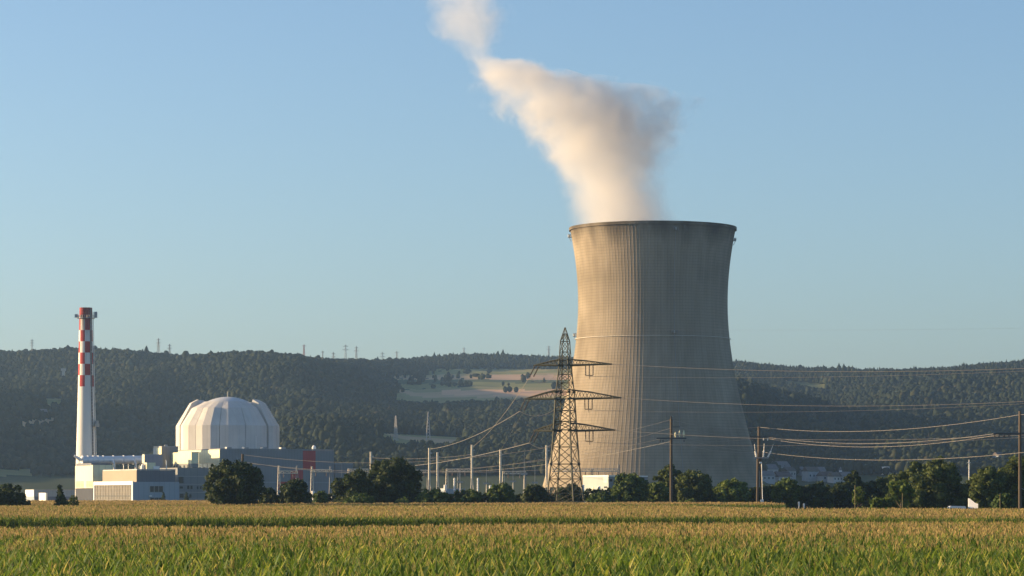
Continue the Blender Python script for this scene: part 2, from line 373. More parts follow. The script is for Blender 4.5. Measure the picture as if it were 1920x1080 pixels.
def corn_field(label, specs, seed):
    g = np.random.default_rng(seed); VV = []; QQ = []; MM = []; off = 0
    for (poly, dens, nl, segs, tas, hmin, sc, tp, tw) in specs:
        (d0, d1, inside) = poly
        A = 0; xs = []; ys = []
        hw = d1 * 0.1667 * 1.08 + 30; n = int(2 * hw * (d1 - d0) * dens)
        x = g.uniform(-hw, hw, n); y = g.uniform(d0, d1, n)
        # rows 0.75 m apart, slightly oblique to the view
        rdir = math.radians(12); u = x * math.cos(rdir) + y * math.sin(rdir); vv = -x * math.sin(rdir) + y * math.cos(rdir)
        vv = np.round(vv / .75) * .75 + g.normal(0, .06, n); x = u * math.cos(rdir) - vv * math.sin(rdir); y = u * math.sin(rdir) + vv * math.cos(rdir)
        k = (np.abs(x) < y * 0.1667 * 1.06 + 24) & inside(x, y); x = x[k]; y = y[k]; n = len(x)
        T = [corn_template(s, nl, segs, tas, hmin, tp, tw) for s in range(16)]
        which = g.integers(0, 16, n); a = g.uniform(0, 6.28, n)
        hs = (0.93 + .1 * fbm(x / 9 + 50, y / 9 + 50, 3) + g.normal(0, .028, n))
        for w in range(16):
            s = which == w; m = s.sum()
            if not m: continue
            V, Q, M = T[w]; ca, sa = np.cos(a[s])[:, None], np.sin(a[s])[:, None]
            X = (V[None, :, 0] * ca - V[None, :, 1] * sa) * sc + x[s][:, None]; Y = (V[None, :, 0] * sa + V[None, :, 1] * ca) * sc + y[s][:, None]
            Z = V[None, :, 2] * hs[s][:, None] + gza(y[s])[:, None]
            VV.append(np.stack([X.ravel(), Y.ravel(), Z.ravel()], 1)); nv = len(V)
            QQ.append((Q[None] + (np.arange(m) * nv)[:, None, None]).reshape(-1, 4) + off); MM.append(np.tile(M, m)); off += m * nv
    o = np_mesh('corn_field', np.concatenate(VV), [np.concatenate(QQ)], [M_LEAF, M_TAS], [np.concatenate(MM)])
    return tag(o, label, 'corn field', kind='stuff')
near_edge = lambda x: 238 + x * 0.55 + 5 * np.sin(x / 13)          # far edge of the first field
mid_end = lambda x: 552 + 2 * np.sin(x / 9) - 84 * np.clip((x - 30) / 14, 0, 1)
mid_edge = lambda x: 338 - x * 0.15 + 4 * np.sin(x / 17)           # front edge of the second field
corn_field('nearest green corn field with tan tassels filling the foreground', [
    ((70, 125, lambda x, y: y > 0), 7.0, 12, 4, 3, 0.7, 1.0, .10, .006),
    ((125, 175, lambda x, y: y > 0), 5.5, 9, 3, 3, 1.0, 1.1, .2, .008),
    ((175, 300, lambda x, y: y < near_edge(x)), 3.8, 6, 2, 3, 1.1, 1.2, .7, .016)], 21)
corn_field('second corn field, dark green at its front edge beyond the first', [
    ((290, 420, lambda x, y: (y > mid_edge(x)) & (y < mid_edge(x) + 9)), 4.0, 9, 2, 2, 0.2, 1.2, .6, .01),
    ((290, 600, lambda x, y: (y > mid_edge(x) + 9) & (y < mid_end(x))), 1.6, 5, 2, 3, 1.2, 1.4, .8, .026)], 22)
far_front = lambda x: 606 + 30 * (x > 20)
corn_field('far strip of tan corn below the power plant and the trees', [
    ((590, 700, lambda x, y: (y > far_front(x)) & (y < far_front(x) + 6) & (x < 57)), 2.5, 8, 2, 2, 0.2, 1.3, .7, .014),
    ((600, 800, lambda x, y: (y > far_front(x) + 6) & (y < np.where(x < -55, 800, 690)) & (x < 57)), 0.8, 3, 2, 4, 1.2, 1.8, 1, .045)], 23)

# ------------------------------------------------------------------ trees
V1, F1 = ico(1)
M_BARK = mat('bark', (0.10, 0.075, 0.05), rough=0.95, var=.3, scale=2)
def leafmat(name, a, b, c): return mat(name, a, rough=0.7, scale=.25, col2=b, trans=0.3, spec=.2, island=.3, islandcol=[(0, a), (.6, b), (1, c)])
LM = {
    'dark': leafmat('leaf_dark', (0.018, 0.034, 0.010), (0.032, 0.052, 0.013), (0.05, 0.066, 0.016)),
    'mid': leafmat('leaf_mid', (0.036, 0.068, 0.014), (0.062, 0.10, 0.02), (0.10, 0.125, 0.025)),
    'olive': leafmat('leaf_olive', (0.042, 0.066, 0.016), (0.072, 0.098, 0.022), (0.105, 0.118, 0.028)),
    'light': leafmat('leaf_light', (0.062, 0.10, 0.018), (0.10, 0.145, 0.026), (0.155, 0.17, 0.03)),
}
def tree(name, label, x0, x1, ytop, d, leaf='mid', shape='round', dens=1.0, cat='tree', base=0.06, group=None, seed=None):
    seed = seed if seed is not None else int(x0 * 7 + ytop); g = np.random.default_rng(abs(seed))
    w = (x1 - x0) * d / F * 1.12; z0 = gz(d); h = (wz(ytop, d) - z0) * 1.03
    root = thing(name, label, cat, (wx((x0 + x1) / 2, d), d, z0), group=group)
    # trunk with limbs
    t = MB(); tr = max(.08, .022 * h); lean = g.uniform(-.03, .03, 2) * h
    t.path([(0, 0, -.3), (lean[0] * .3, lean[1] * .3, h * .3), (lean[0], lean[1], h * .62)], [tr, tr * .75, tr * .3], 8)
    for k in range(5):
        a = g.uniform(0, 6.28); zb = h * g.uniform(.18, .5); L = min(w * .36, h * .4)
        t.path([(lean[0] * .3, lean[1] * .3, zb), (L * .5 * math.cos(a), L * .5 * math.sin(a), zb + L * .35), (L * math.cos(a), L * math.sin(a), zb + L * .8)], [tr * .5, tr * .35, tr * .12], 6)
    t.build('trunk', M_BARK, root)
    # lobes
    cb = h * base; ch = h - cb; rx = w / 2
    L = []
    if shape == 'cone':
        for k in range(16):
            u = (k + .5) / 16; rr = rx * (1 - u) ** .8
            a = g.uniform(0, 6.28); off = rr * .45 * g.random()
            L.append((off * math.cos(a), off * math.sin(a), cb + ch * u * .93, max(.22 * rx, rr * .82), .9))
    elif shape == 'column':
        for k in range(10):
            u = (k + .5) / 10; L.append((g.normal(0, .12) * rx, g.normal(0, .12) * rx, cb + ch * u * .95, rx * (.85 if u < .6 else .85 * (1.35 - u)), 1.2))
    else:
        n = {'sparse': 14, 'loose': 34}.get(shape, 48)
        for k in range(n):
            vz = 1 - 2 * (k + .5) / n if shape != 'dome' else 1 - 1.2 * (k + .5) / n
            q2 = max(0.0, 1 - abs(vz) ** (2.6 if shape == 'dome' else 2.2)) ** (1 / (2.6 if shape == 'dome' else 2.2)); ph = k * 2.39996 + g.normal(0, .25)
            v = np.array([q2 * math.cos(ph), q2 * math.sin(ph), vz])
            lr = g.uniform(.17, .31) * min(rx, ch * .55); q = g.uniform(.82, 1.04) if shape == 'dome' else g.uniform(.68, 1.02) if shape != 'loose' else g.uniform(.5, 1.05)
            if shape == 'dome': zc = cb + ch * .12 + max(v[2], -.12) * q * (ch * .88 - lr)
            else: zc = cb + ch * .5 + v[2] * q * (ch * .5 - lr * .8)
            L.append((v[0] * q * (rx - lr * .85), v[1] * q * (rx - lr * .85), zc, lr, g.uniform(.75, 1.0)))
        if shape == 'dome': L.append((0, 0, cb + ch * .3, min(rx, ch) * .72, .9))
        L.append((0, 0, cb + ch * .42, min(rx, ch / 2) * .62, .95)); L.append((rx * .1, 0, h - ch * .2, min(rx, ch * .5) * .36, .9))
        L.append((-rx * .3, 0, cb + ch * .22, min(rx, ch / 2) * .5, .8)); L.append((rx * .3, 0, cb + ch * .22, min(rx, ch / 2) * .5, .8))
    L = np.array(L)
    # leaf clumps on and just inside the lobes
    n = int(np.clip(95 * w * h * .42 * dens, 500, 9000)); k = g.choice(len(L), n, p=L[:, 3] ** 2 / (L[:, 3] ** 2).sum())
    v = g.normal(0, 1, (n, 3)); v /= np.linalg.norm(v, axis=1)[:, None]
    rr = L[k, 3] * (0.72 + .38 * g.random(n) ** 1.2)
    c = L[k, :3] + v * rr[:, None] * np.stack([np.ones(n), np.ones(n), L[k, 4]], 1)
    c[:, 2] = np.clip(c[:, 2], 0.1, h * 1.02)
    s = g.uniform(.16, .38, n) * (d / 640.0) ** .5 * (0.8 if shape in ('sparse', 'column') else 1)
    nrm = v + g.normal(0, .75, (n, 3)); nrm /= np.linalg.norm(nrm, axis=1)[:, None]
    ax = np.cross(nrm, g.normal(0, 1, (n, 3))); ax /= np.linalg.norm(ax, axis=1)[:, None]; bx = np.cross(nrm, ax)
    sx = (s * g.uniform(.7, 1.4, n))[:, None] * ax; sy = (s * g.uniform(.6, 1.1, n))[:, None] * bx
    V = np.stack([c - sx, c - sy * .9, c + sx * 1.1, c + sy], 1).reshape(-1, 3); Q = np.arange(4 * n).reshape(-1, 4)
    VV = [V]; off = 4 * n; FT = []
    if shape != 'sparse':
        for l in L:
            dsp = .74 * (0.85 + .3 * g.random((len(V1), 1)))
            VV.append(V1 * dsp * l[3] * np.array([1, 1, l[4]]) + l[:3]); FT.append(F1 + off); off += len(V1)
    np_mesh('crown', np.concatenate(VV), [Q] + ([np.concatenate(FT)] if FT else []), LM[leaf], parent=root)
    return root

EDGE = 'trees and shrubs along the far edge of the corn'
TREES = [
 ('broadleaf_tree', 'dark tree cut by the left edge of the photo, in the corn', -45, 54, 906, 575, 'dark', 'dome', 1),
 ('conifer', 'small dark pointed tree standing alone in the corn near the chimney', 95, 131, 908, 575, 'dark', 'cone', 1.3),
 ('shrub', 'thin leafless-looking grey shrub beside the pointed tree', 122, 152, 926, 590, 'olive', 'sparse', .5),
 ('broadleaf_tree', 'tall dark rounded tree in front of the turbine hall corner', 386, 498, 861, 620, 'dark', 'round', 1.2),
 ('shrub', 'low shrub between the tall dark tree and the ball-shaped tree', 484, 526, 914, 640, 'dark', 'dome', 1),
 ('broadleaf_tree', 'ball-shaped very dark tree below the red stripe of the turbine hall', 523, 584, 896, 640, 'dark', 'dome', 1.4),
 ('shrub', 'small bush right of the ball-shaped tree', 584, 616, 919, 655, 'mid', 'round', 1),
 ('broadleaf_tree', 'left half of the wide dark tree group, loose crown with gaps', 616, 716, 879, 675, 'dark', 'loose', 1),
 ('broadleaf_tree', 'taller right half of the wide dark tree group before the substation', 682, 792, 857, 685, 'dark', 'dome', 1),
 ('shrub', 'mid green shrub at the foot of the wide dark tree group', 645, 706, 924, 650, 'mid', 'dome', 1),
 ('shrub', 'small light shrub at the right foot of the wide dark tree group', 735, 772, 932, 650, 'mid', 'dome', 1),
 ('shrub', 'green shrub left of the first tall substation mast', 777, 846, 914, 670, 'mid', 'dome', 1),
 ('shrub', 'green shrub below the tallest pale substation mast', 846, 912, 916, 670, 'mid', 'loose', 1.1),
 ('broadleaf_tree', 'small tree with pointed top in front of the fourth mast', 914, 967, 905, 675, 'mid', 'round', 1),
 ('shrub', 'dark shrub just left of the lattice pylon feet', 976, 1028, 908, 690, 'dark', 'round', 1),
 ('broadleaf_tree', 'dark tree seen through the legs of the lattice pylon', 1040, 1098, 906, 735, 'dark', 'round', 1),
 ('shrub', 'low shrub in front of the white control building', 1100, 1156, 921, 720, 'mid', 'dome', 1),
 ('broadleaf_tree', 'bushy dark tree right of the white control building', 1145, 1217, 887, 725, 'mid', 'round', 1.1),
 ('broadleaf_tree', 'yellowish green tree left of the first wooden pole', 1207, 1262, 902, 735, 'light', 'loose', 1),
 ('broadleaf_tree', 'narrow tree with a peaked top just behind the first wooden pole', 1228, 1278, 866, 745, 'olive', 'loose', 1.2),
 ('broadleaf_tree', 'wide olive tree right of the first wooden pole', 1266, 1337, 880, 740, 'olive', 'round', 1.1),
 ('shrub', 'small light bush at the corn edge right of the first wooden pole', 1280, 1308, 935, 715, 'light', 'dome', 1),
 ('broadleaf_tree', 'rounded tree with bright left side left of the twin-legged pole', 1337, 1408, 896, 735, 'light', 'round', 1),
 ('shrub', 'dark shrub right behind the twin-legged wooden pole', 1396, 1456, 912, 745, 'dark', 'round', 1),
 ('broadleaf_tree', 'dark round tree right of the twin-legged pole', 1448, 1506, 896, 735, 'mid', 'round', 1.1),
 ('broadleaf_tree', 'dark tree in the middle of the right hand tree row', 1503, 1562, 902, 735, 'dark', 'dome', 1.1),
 ('broadleaf_tree', 'low tree before the tallest dark crown of the right hand row', 1550, 1612, 904, 740, 'dark', 'round', 1.1),
 ('broadleaf_tree', 'upright dark tree topping the right hand row below the far white hall', 1580, 1618, 884, 750, 'dark', 'round', 1.2),
 ('broadleaf_tree', 'dark tree between the young staked tree and the white hall', 1606, 1656, 901, 750, 'dark', 'dome', 1.1),
 ('broadleaf_tree', 'olive topped tree left of the huge round tree', 1636, 1700, 889, 750, 'olive', 'dome', 1.1),
 ('broadleaf_tree', 'huge round dome-shaped tree, largest on the right', 1672, 1812, 859, 640, 'olive', 'dome', 1.3),
 ('young_tree', 'small bright tree with thin bare trunk before the huge round tree', 1664, 1716, 900, 560, 'light', 'loose', .9),
 ('broadleaf_tree', 'brownish tree with pale branches right of the upright white board', 1814, 1886, 876, 610, 'olive', 'round', 1),
 ('broadleaf_tree', 'tall tree cut by the right edge of the photo', 1866, 1965, 851, 640, 'olive', 'round', 1.1),
 ('shrub', 'low green bush at the foot of the right edge pole', 1858, 1905, 925, 585, 'mid', 'dome', 1),
 ('young_tree', 'slender young staked tree with few leaves left of the hedge', 1596, 1622, 912, 560, 'light', 'sparse', .6),
 ('shrub', 'narrow dark cypress beside the dark windows of the pale blue hall', 303, 310, 922, 1330, 'dark', 'column', 1),
 ('shrub', 'narrow dark cypress before the grey panelled building', 346, 354, 923, 1330, 'dark', 'column', 1),
]
for (nm, lb, x0, x1, yt, d, lf, sh, de) in TREES:
    tree(nm, lb, x0, x1, yt, d, lf, sh, de, cat='shrub' if nm == 'shrub' else 'tree', base=.42 if nm == 'young_tree' else .05, group=EDGE)
def hedge(label, x0, x1, ytop, d, leaf):
    L = (x1 - x0) * d / F; z0 = gz(d); h = wz(ytop, d) - z0; g = np.random.default_rng(int(x0))
    root = thing('hedge', label, 'hedge', (wx(x0, d), d, z0)); n = int(min(L * h * 45, 9000))
    c = np.stack([g.uniform(0, L, n), g.uniform(-.8, .8, n), h * g.uniform(.1, 1.0, n)], 1); c[:, 2] *= .9 + .2 * fbm(c[:, 0], c[:, 1] * 0 + 4, 2)
    a = g.normal(0, .2, (n, 3)); b = g.normal(0, .2, (n, 3))
    V = np.stack([c - a, c - b, c + a, c + b], 1).reshape(-1, 3)
    np_mesh('foliage', V, [np.arange(4 * n).reshape(-1, 4)], LM[leaf], parent=root)
    s = MB()
    for k in range(int(L / 1.2)): s.tube((k * 1.2 + .5, 0, 0), (k * 1.2 + .5 + g.uniform(-.2, .2), 0, h * .8), .05, .02)
    s.build('stem', M_BARK, root)
hedge('trimmed light hedge in front of the huge round tree', 1632, 1702, 935, 575, 'light')
hedge('long dark undergrowth row between the control building and the twin-legged pole', 1096, 1420, 918, 760, 'dark')
hedge('long dark undergrowth row right of the twin-legged pole', 1424, 1690, 912, 770, 'dark')
hedge('dark undergrowth row below the substation masts', 590, 1040, 927, 700, 'dark')
hedge('dark undergrowth behind the right edge pole', 1806, 1960, 905, 660, 'dark')
# lone trees on the plateau fields
for (x0, x1, yb, yt, tt, lab) in ((868, 884, 700, 690, 3.9, 'lone round tree on the plateau field, left one'), (912, 922, 700, 689, 3.9, 'lone upright tree on the plateau field, right one'), (885, 900, 706, 699, 3.75, 'low bush between the two lone plateau trees')):
    x, y, z, _ = hill(np.array([(x0 + x1) / 2.0]), np.array([tt])); dd = float(y[0]); w = (x1 - x0) * dd / F
    root = thing('field_tree', lab, 'tree', (float(x[0]), dd, float(z[0])), group='trees standing alone on the plateau')
    V, Fc = ico(2); g = np.random.default_rng(int(x0)); hh = (yb - yt) * dd / F
    np_mesh('crown', V * (0.8 + .4 * g.random((len(V), 1))) * np.array([w / 2, w / 2, hh / 2]) + np.array([0, 0, hh * .6]), [Fc], MATS['forest_leaves'], parent=root)
    MB().tube((0, 0, -.5), (0, 0, hh * .4), .5, .35).build('trunk', M_BARK, root)

# ------------------------------------------------------------------ cooling tower
TD = 1600.0; TX = wx(1224, TD); GP = 1.0
def concrete_tower():
    m = bpy.data.materials.new('tower_concrete'); m.use_nodes = True; n = m.node_tree.nodes; l = m.node_tree.links; b = n['Principled BSDF']
    b.inputs['Roughness'].default_value = .9; b.inputs['Specular IOR Level'].default_value = .15
    tc = n.new('ShaderNodeTexCoord')
    def noise(sc, st, det=5):
        mp = n.new('ShaderNodeMapping'); mp.inputs['Scale'].default_value = st; l.new(tc.outputs['Object'], mp.inputs[0])
        z = n.new('ShaderNodeTexNoise'); z.inputs['Scale'].default_value = sc; z.inputs['Detail'].default_value = det; l.new(mp.outputs[0], z.inputs['Vector']); return z.outputs[0]
    def ramp(src, p0, c0, p1, c1):
        r = n.new('ShaderNodeValToRGB'); r.color_ramp.elements[0].position = p0; r.color_ramp.elements[1].position = p1
        r.color_ramp.elements[0].color = (*c0, 1); r.color_ramp.elements[1].color = (*c1, 1); l.new(src, r.inputs[0]); return r.outputs[0]
    def mul(a, bb, f=1.0):
        x = n.new('ShaderNodeMix'); x.data_type = 'RGBA'; x.blend_type = 'MULTIPLY'; x.inputs[0].default_value = f; l.new(a, x.inputs[6]); l.new(bb, x.inputs[7]); return x.outputs[2]
    base = ramp(noise(.05, (1, 1, .5)), .3, (.262, .218, .160), .7, (.322, .274, .206))
    base = mul(base, ramp(noise(.35, (1, 1, .06)), .3, (.82, .81, .79), .62, (1, 1, 1)))       # rain streaks
    sx = n.new('ShaderNodeSeparateXYZ'); l.new(tc.outputs['Object'], sx.inputs[0])
    # pour joints every 1.5 m
    pp = n.new('ShaderNodeMath'); pp.operation = 'PINGPONG'; pp.inputs[1].default_value = .75; l.new(sx.outputs[2], pp.inputs[0])
    base = mul(base, ramp(pp.outputs[0], .02, (.72, .72, .72), .16, (1, 1, 1)))
    # soot and algae below the rim and a patch lower down
    ad = n.new('ShaderNodeMath'); ad.operation = 'MULTIPLY_ADD'; l.new(noise(.12, (1, 1, .25)), ad.inputs[0]); ad.inputs[1].default_value = 26; l.new(sx.outputs[2], ad.inputs[2])
    mr = n.new('ShaderNodeMapRange'); mr.inputs[1].default_value = 146; mr.inputs[2].default_value = 158; l.new(ad.outputs[0], mr.inputs[0])
    base = mul(base, ramp(mr.outputs[0], 0, (1, 1, 1), 1, (.30, .285, .26)))
    base = mul(base, ramp(noise(.018, (1, 1, 1), 4), .52, (1, 1, 1), .66, (.66, .65, .63)))
    l.new(base, b.inputs['Base Color'])
    return m
def cooling_tower():
    root = thing('cooling_tower', 'huge ribbed concrete hyperbolic cooling tower releasing steam', 'cooling tower', (TX, TD, GP))
    pz = np.array([9.0, 19.2, 36.4, 54.5, 69.8, 85, 97, 109.2, 119.8, 130.6, 139, 142.8]) ; pr = np.array([57.6, 54.7, 50.0, 45.7, 42.1, 40.1, 39.0, 39.0, 39.5, 40.7, 42.2, 42.9])
    co = np.polyfit(pz, pr, 5); rz = lambda z: np.polyval(co, z)
    NR = 148; zs = np.linspace(9.0, 142.8, 90)
    # ribbed outer face: 4 angular points per rib
    a0 = 2 * np.pi / NR; fr = np.array([0, .10, .26, .36]) * a0; up = np.array([0, .045, .045, 0])
    ang = (np.arange(NR)[:, None] * a0 + fr[None]).ravel(); add = np.tile(up, NR); n = len(ang)
    V = []
    for z in zs: r = rz(z) + add * (1 if z < 142 else 0); V.append(np.stack([r * np.cos(ang), r * np.sin(ang), np.full(n, z)], 1))
    for z in zs[::-1]: r = rz(z) - .7 + 0 * add; V.append(np.stack([r * np.cos(ang), r * np.sin(ang), np.full(n, z)], 1))
    V = np.concatenate(V); rows = 2 * len(zs); j, i = np.meshgrid(np.arange(rows), np.arange(n), indexing='ij')
    j2 = (j + 1) % rows; q = np.stack([j * n + i, j * n + (i + 1) % n, j2 * n + (i + 1) % n, j2 * n + i], -1).reshape(-1, 4)
    V[:, 2] -= GP
    m = concrete_tower(); np_mesh('shell', V, [q], m, parent=root)
    mb = MB(); rr = float(rz(142.8))
    mb.lathe([(rr - .9, 141.6), (rr + .75, 141.6), (rr + .75, 143.1), (rr - .9, 143.1), (rr - .9, 141.6)], 148, cap=False)
    mb.build('rim', m, root)
    mb = MB(); N = 44
    for k in range(N):
        t0 = 2 * math.pi * k / N; r0 = 59.6; r1 = float(rz(9.0)) - .3
        for s in (-.5, .5):
            t1 = t0 + s * 2 * math.pi / N; mb.tube((r0 * math.cos(t0), r0 * math.sin(t0), -.5), (r1 * math.cos(t1), r1 * math.sin(t1), 8.3), .55, .5, 6)
    o = mb.build('support_columns', m, root)
    mb = MB(); mb.lathe([(60.5, -.5), (61.5, -.5), (61.5, 1.2), (60.5, 1.2), (60.5, -.5)], 96, cap=False); mb.build('basin_wall', m, root)
    # light platforms and the ladder
    ms = mat('galvanised_steel', (.22, .23, .24), rough=.5, metal=.5, var=.1)
    def plat(ang, z, s=1.0, lamp=True):
        r = float(rz(z)); a = math.radians(ang); c = Vector((math.cos(a), math.sin(a), 0)); t = Vector((-c.y, c.x, 0)); z -= GP
        mb = MB(); p = lambda u, v, w: c * (r + u) + t * v + Vector((0, 0, z + w))
        for u in (.2, 1.9 * s):
            for v in (-1.5 * s, 1.5 * s): mb.tube(p(u, v, 0), p(u, v, 1.3), .09)
        for v in (-1.5 * s, -.5 * s, .5 * s, 1.5 * s): mb.tube(p(0, v, -.1), p(1.9 * s, v, -.1), .14)
        for w in (.65, 1.3): mb.tube(p(1.9 * s, -1.5 * s, w), p(1.9 * s, 1.5 * s, w), .08); mb.tube(p(0, -1.5 * s, w), p(1.9 * s, -1.5 * s, w), .08); mb.tube(p(0, 1.5 * s, w), p(1.9 * s, 1.5 * s, w), .08)
        mb.tube(p(1.7 * s, 0, 0), p(.1, 0, -2.4), .12)
        o = mb.build('light_platform', ms, root)
        if lamp: MB().lathe([(.35, 0), (.4, .5), (.35, 1.0), (.12, 1.25)], 10).build('warning_light', mat('lamp_glass', (.55, .55, .52), rough=.2), o).location = p(1.2 * s, 0, 0)
    plat(180, 139.4); plat(2, 137.6, .8); plat(283.2, 139.6, .8); plat(180, 87.8, .9); plat(283, 87.4, .9)
    mb = MB(); pts = []
    for z in np.linspace(9, 141, 50):
        r = float(rz(z)) + .75; a = math.radians(283.2); pts.append((r * math.cos(a), r * math.sin(a), z - GP))
    mb.path(pts, .11, 5); mb.build('ladder', ms, root)
    # belt cable at the half height
    mb = MB(); r = float(rz(86.0)) + .62
    mb.lathe([(r, 85.0), (r + .12, 85.0), (r + .12, 85.25), (r, 85.25), (r, 85.0)], 148, cap=False); mb.build('belt_cable', mat('pale_cable', (.55, .5, .42)), root)
cooling_tower()

# ------------------------------------------------------------------ steam plume
PL = [(132, 1166, 98, 1), (146.7, 1168, 106, 1), (157, 1160, 106, 1), (171, 1149, 108, 1), (182, 1136, 128, 1), (193, 1132, 150, 1), (204.5, 1112, 174, .95), (210, 1100, 180, .85), (214, 1078, 172, .7), (218, 1045, 158, .6), (222, 985, 110, .7), (226.7, 957, 88, .75), (232, 928, 68, .6),
      (237, 900, 46, .16), (243, 888, 64, .36), (254.5, 888, 80, .40), (263, 878, 80, .34), (275, 862, 74, .28), (294, 842, 62, .0)]
def steam():
    Z0, Z1 = 132.0, 294.0
    pl = np.array(PL, float); zc = pl[:, 0]; cx = (pl[:, 1] - 1224) * TD / F; hw = pl[:, 2] * TD / F; de = pl[:, 3]
    # closed hull round the density
    mb = MB(); zs = np.linspace(Z0, Z1, 46); n = 40; g = np.random.default_rng(5)
    for z in zs:
        c = np.interp(z, zc, cx); w = np.interp(z, zc, hw); dpt = 14 + .42 * w
        k = 1.16 if z < 150 else 1.3
        for i in range(n):
            t = 2 * math.pi * i / n; wob = 1 if z < 150 else 1 + .06 * math.sin(5 * t + z * .11) + .05 * math.sin(3 * t - z * .17)
            mb.v.append((c + w * k * wob * math.cos(t), dpt * k * wob * math.sin(t), z))
    for j in range(len(zs) - 1):
        for i in range(n): mb.f.append([j * n + i, j * n + (i + 1) % n, (j + 1) * n + (i + 1) % n, (j + 1) * n + i]); mb.m.append(0)
    mb.f.append(list(range(n - 1, -1, -1))); mb.m.append(0); mb.f.append([(len(zs) - 1) * n + i for i in range(n)]); mb.m.append(0)
    m = bpy.data.materials.new('steam'); m.use_nodes = True; N = m.node_tree.nodes; Lk = m.node_tree.links; N.clear()
    out = N.new('ShaderNodeOutputMaterial'); vol = N.new('ShaderNodeVolumePrincipled'); Lk.new(vol.outputs[0], out.inputs['Volume'])
    vol.inputs['Color'].default_value = (.86, .848, .845, 1); vol.inputs['Anisotropy'].default_value = 0.25
    tc = N.new('ShaderNodeTexCoord')
    def M(op, a, b=None, c=None):
        x = N.new('ShaderNodeMath'); x.operation = op
        for k, v in enumerate((a, b, c)):
            if v is None: continue
            if isinstance(v, (int, float)): x.inputs[k].default_value = v
            else: Lk.new(v, x.inputs[k])
        return x.outputs[0]
    def noise(vec, sc, det, rough=.55):
        z = N.new('ShaderNodeTexNoise'); z.inputs['Scale'].default_value = sc; z.inputs['Detail'].default_value = det; z.inputs['Roughness'].default_value = rough; Lk.new(vec, z.inputs['Vector']); return z
    # warp
    nz = noise(tc.outputs['Object'], .035, 3)
    vm = N.new('ShaderNodeVectorMath'); vm.operation = 'SUBTRACT'; Lk.new(nz.outputs['Color'], vm.inputs[0]); vm.inputs[1].default_value = (.5, .5, .5)
    v2 = N.new('ShaderNodeVectorMath'); v2.operation = 'SCALE'; Lk.new(vm.outputs[0], v2.inputs[0])
    sx0 = N.new('ShaderNodeSeparateXYZ'); Lk.new(tc.outputs['Object'], sx0.inputs[0])
    mr = N.new('ShaderNodeMapRange'); mr.inputs[1].default_value = 142; mr.inputs[2].default_value = 190; mr.inputs[3].default_value = 5; mr.inputs[4].default_value = 34; Lk.new(sx0.outputs[2], mr.inputs[0]); Lk.new(mr.outputs[0], v2.inputs['Scale'])
    va = N.new('ShaderNodeVectorMath'); va.operation = 'ADD'; Lk.new(tc.outputs['Object'], va.inputs[0]); Lk.new(v2.outputs[0], va.inputs[1])
    sx = N.new('ShaderNodeSeparateXYZ'); Lk.new(va.outputs[0], sx.inputs[0])
    t = M('DIVIDE', M('SUBTRACT', sx.outputs[2], Z0), Z1 - Z0)
    def curve(vals, lo, hi, fac=None):
        f = N.new('ShaderNodeFloatCurve'); c = f.mapping.curves[0]; pts = [((z - Z0) / (Z1 - Z0), (v - lo) / (hi - lo)) for z, v in zip(zc, vals)]
        c.points[0].location = pts[0]; c.points[1].location = pts[-1]
        for p in pts[1:-1]: c.points.new(*p)
        f.mapping.update(); Lk.new(fac if fac is not None else t, f.inputs['Value'])
        return M('MULTIPLY_ADD', f.outputs[0], hi - lo, lo)
    fx = curve(cx, -120, 10); fw = curve(hw, 5, 60); fd = curve(de, 0, 1)
    ddx = M('DIVIDE', M('SUBTRACT', sx.outputs[0], fx), fw)
    ddy = M('DIVIDE', sx.outputs[1], M('MULTIPLY_ADD', fw, .42, 14))
    rr = M('SQRT', M('ADD', M('MULTIPLY', ddx, ddx), M('MULTIPLY', ddy, ddy)))
    n2 = noise(va.outputs[0], .06, 8, .66).outputs[0]
    mr2 = N.new('ShaderNodeMapRange'); mr2.inputs[1].default_value = 145; mr2.inputs[2].default_value = 200; mr2.inputs[3].default_value = .5; mr2.inputs[4].default_value = 2.1; Lk.new(sx0.outputs[2], mr2.inputs[0])
    e = M('ADD', M('SUBTRACT', 1.0, rr), M('MULTIPLY', M('SUBTRACT', n2, .5), mr2.outputs[0]))
    sm = N.new('ShaderNodeMapRange'); sm.interpolation_type = 'SMOOTHSTEP'; sm.inputs[1].default_value = 0.0; sm.inputs[2].default_value = 0.75; Lk.new(e, sm.inputs[0])
    Lk.new(M('MULTIPLY', M('MULTIPLY', sm.outputs[0], fd), 0.078), vol.inputs['Density'])
    m.cycles.volume_step_rate = 0.35
    o = mb.build('steam_plume', m); o.location = (TX, TD, 0)
    tag(o, 'white steam plume rising and drifting left from the cooling tower', 'steam')
steam()

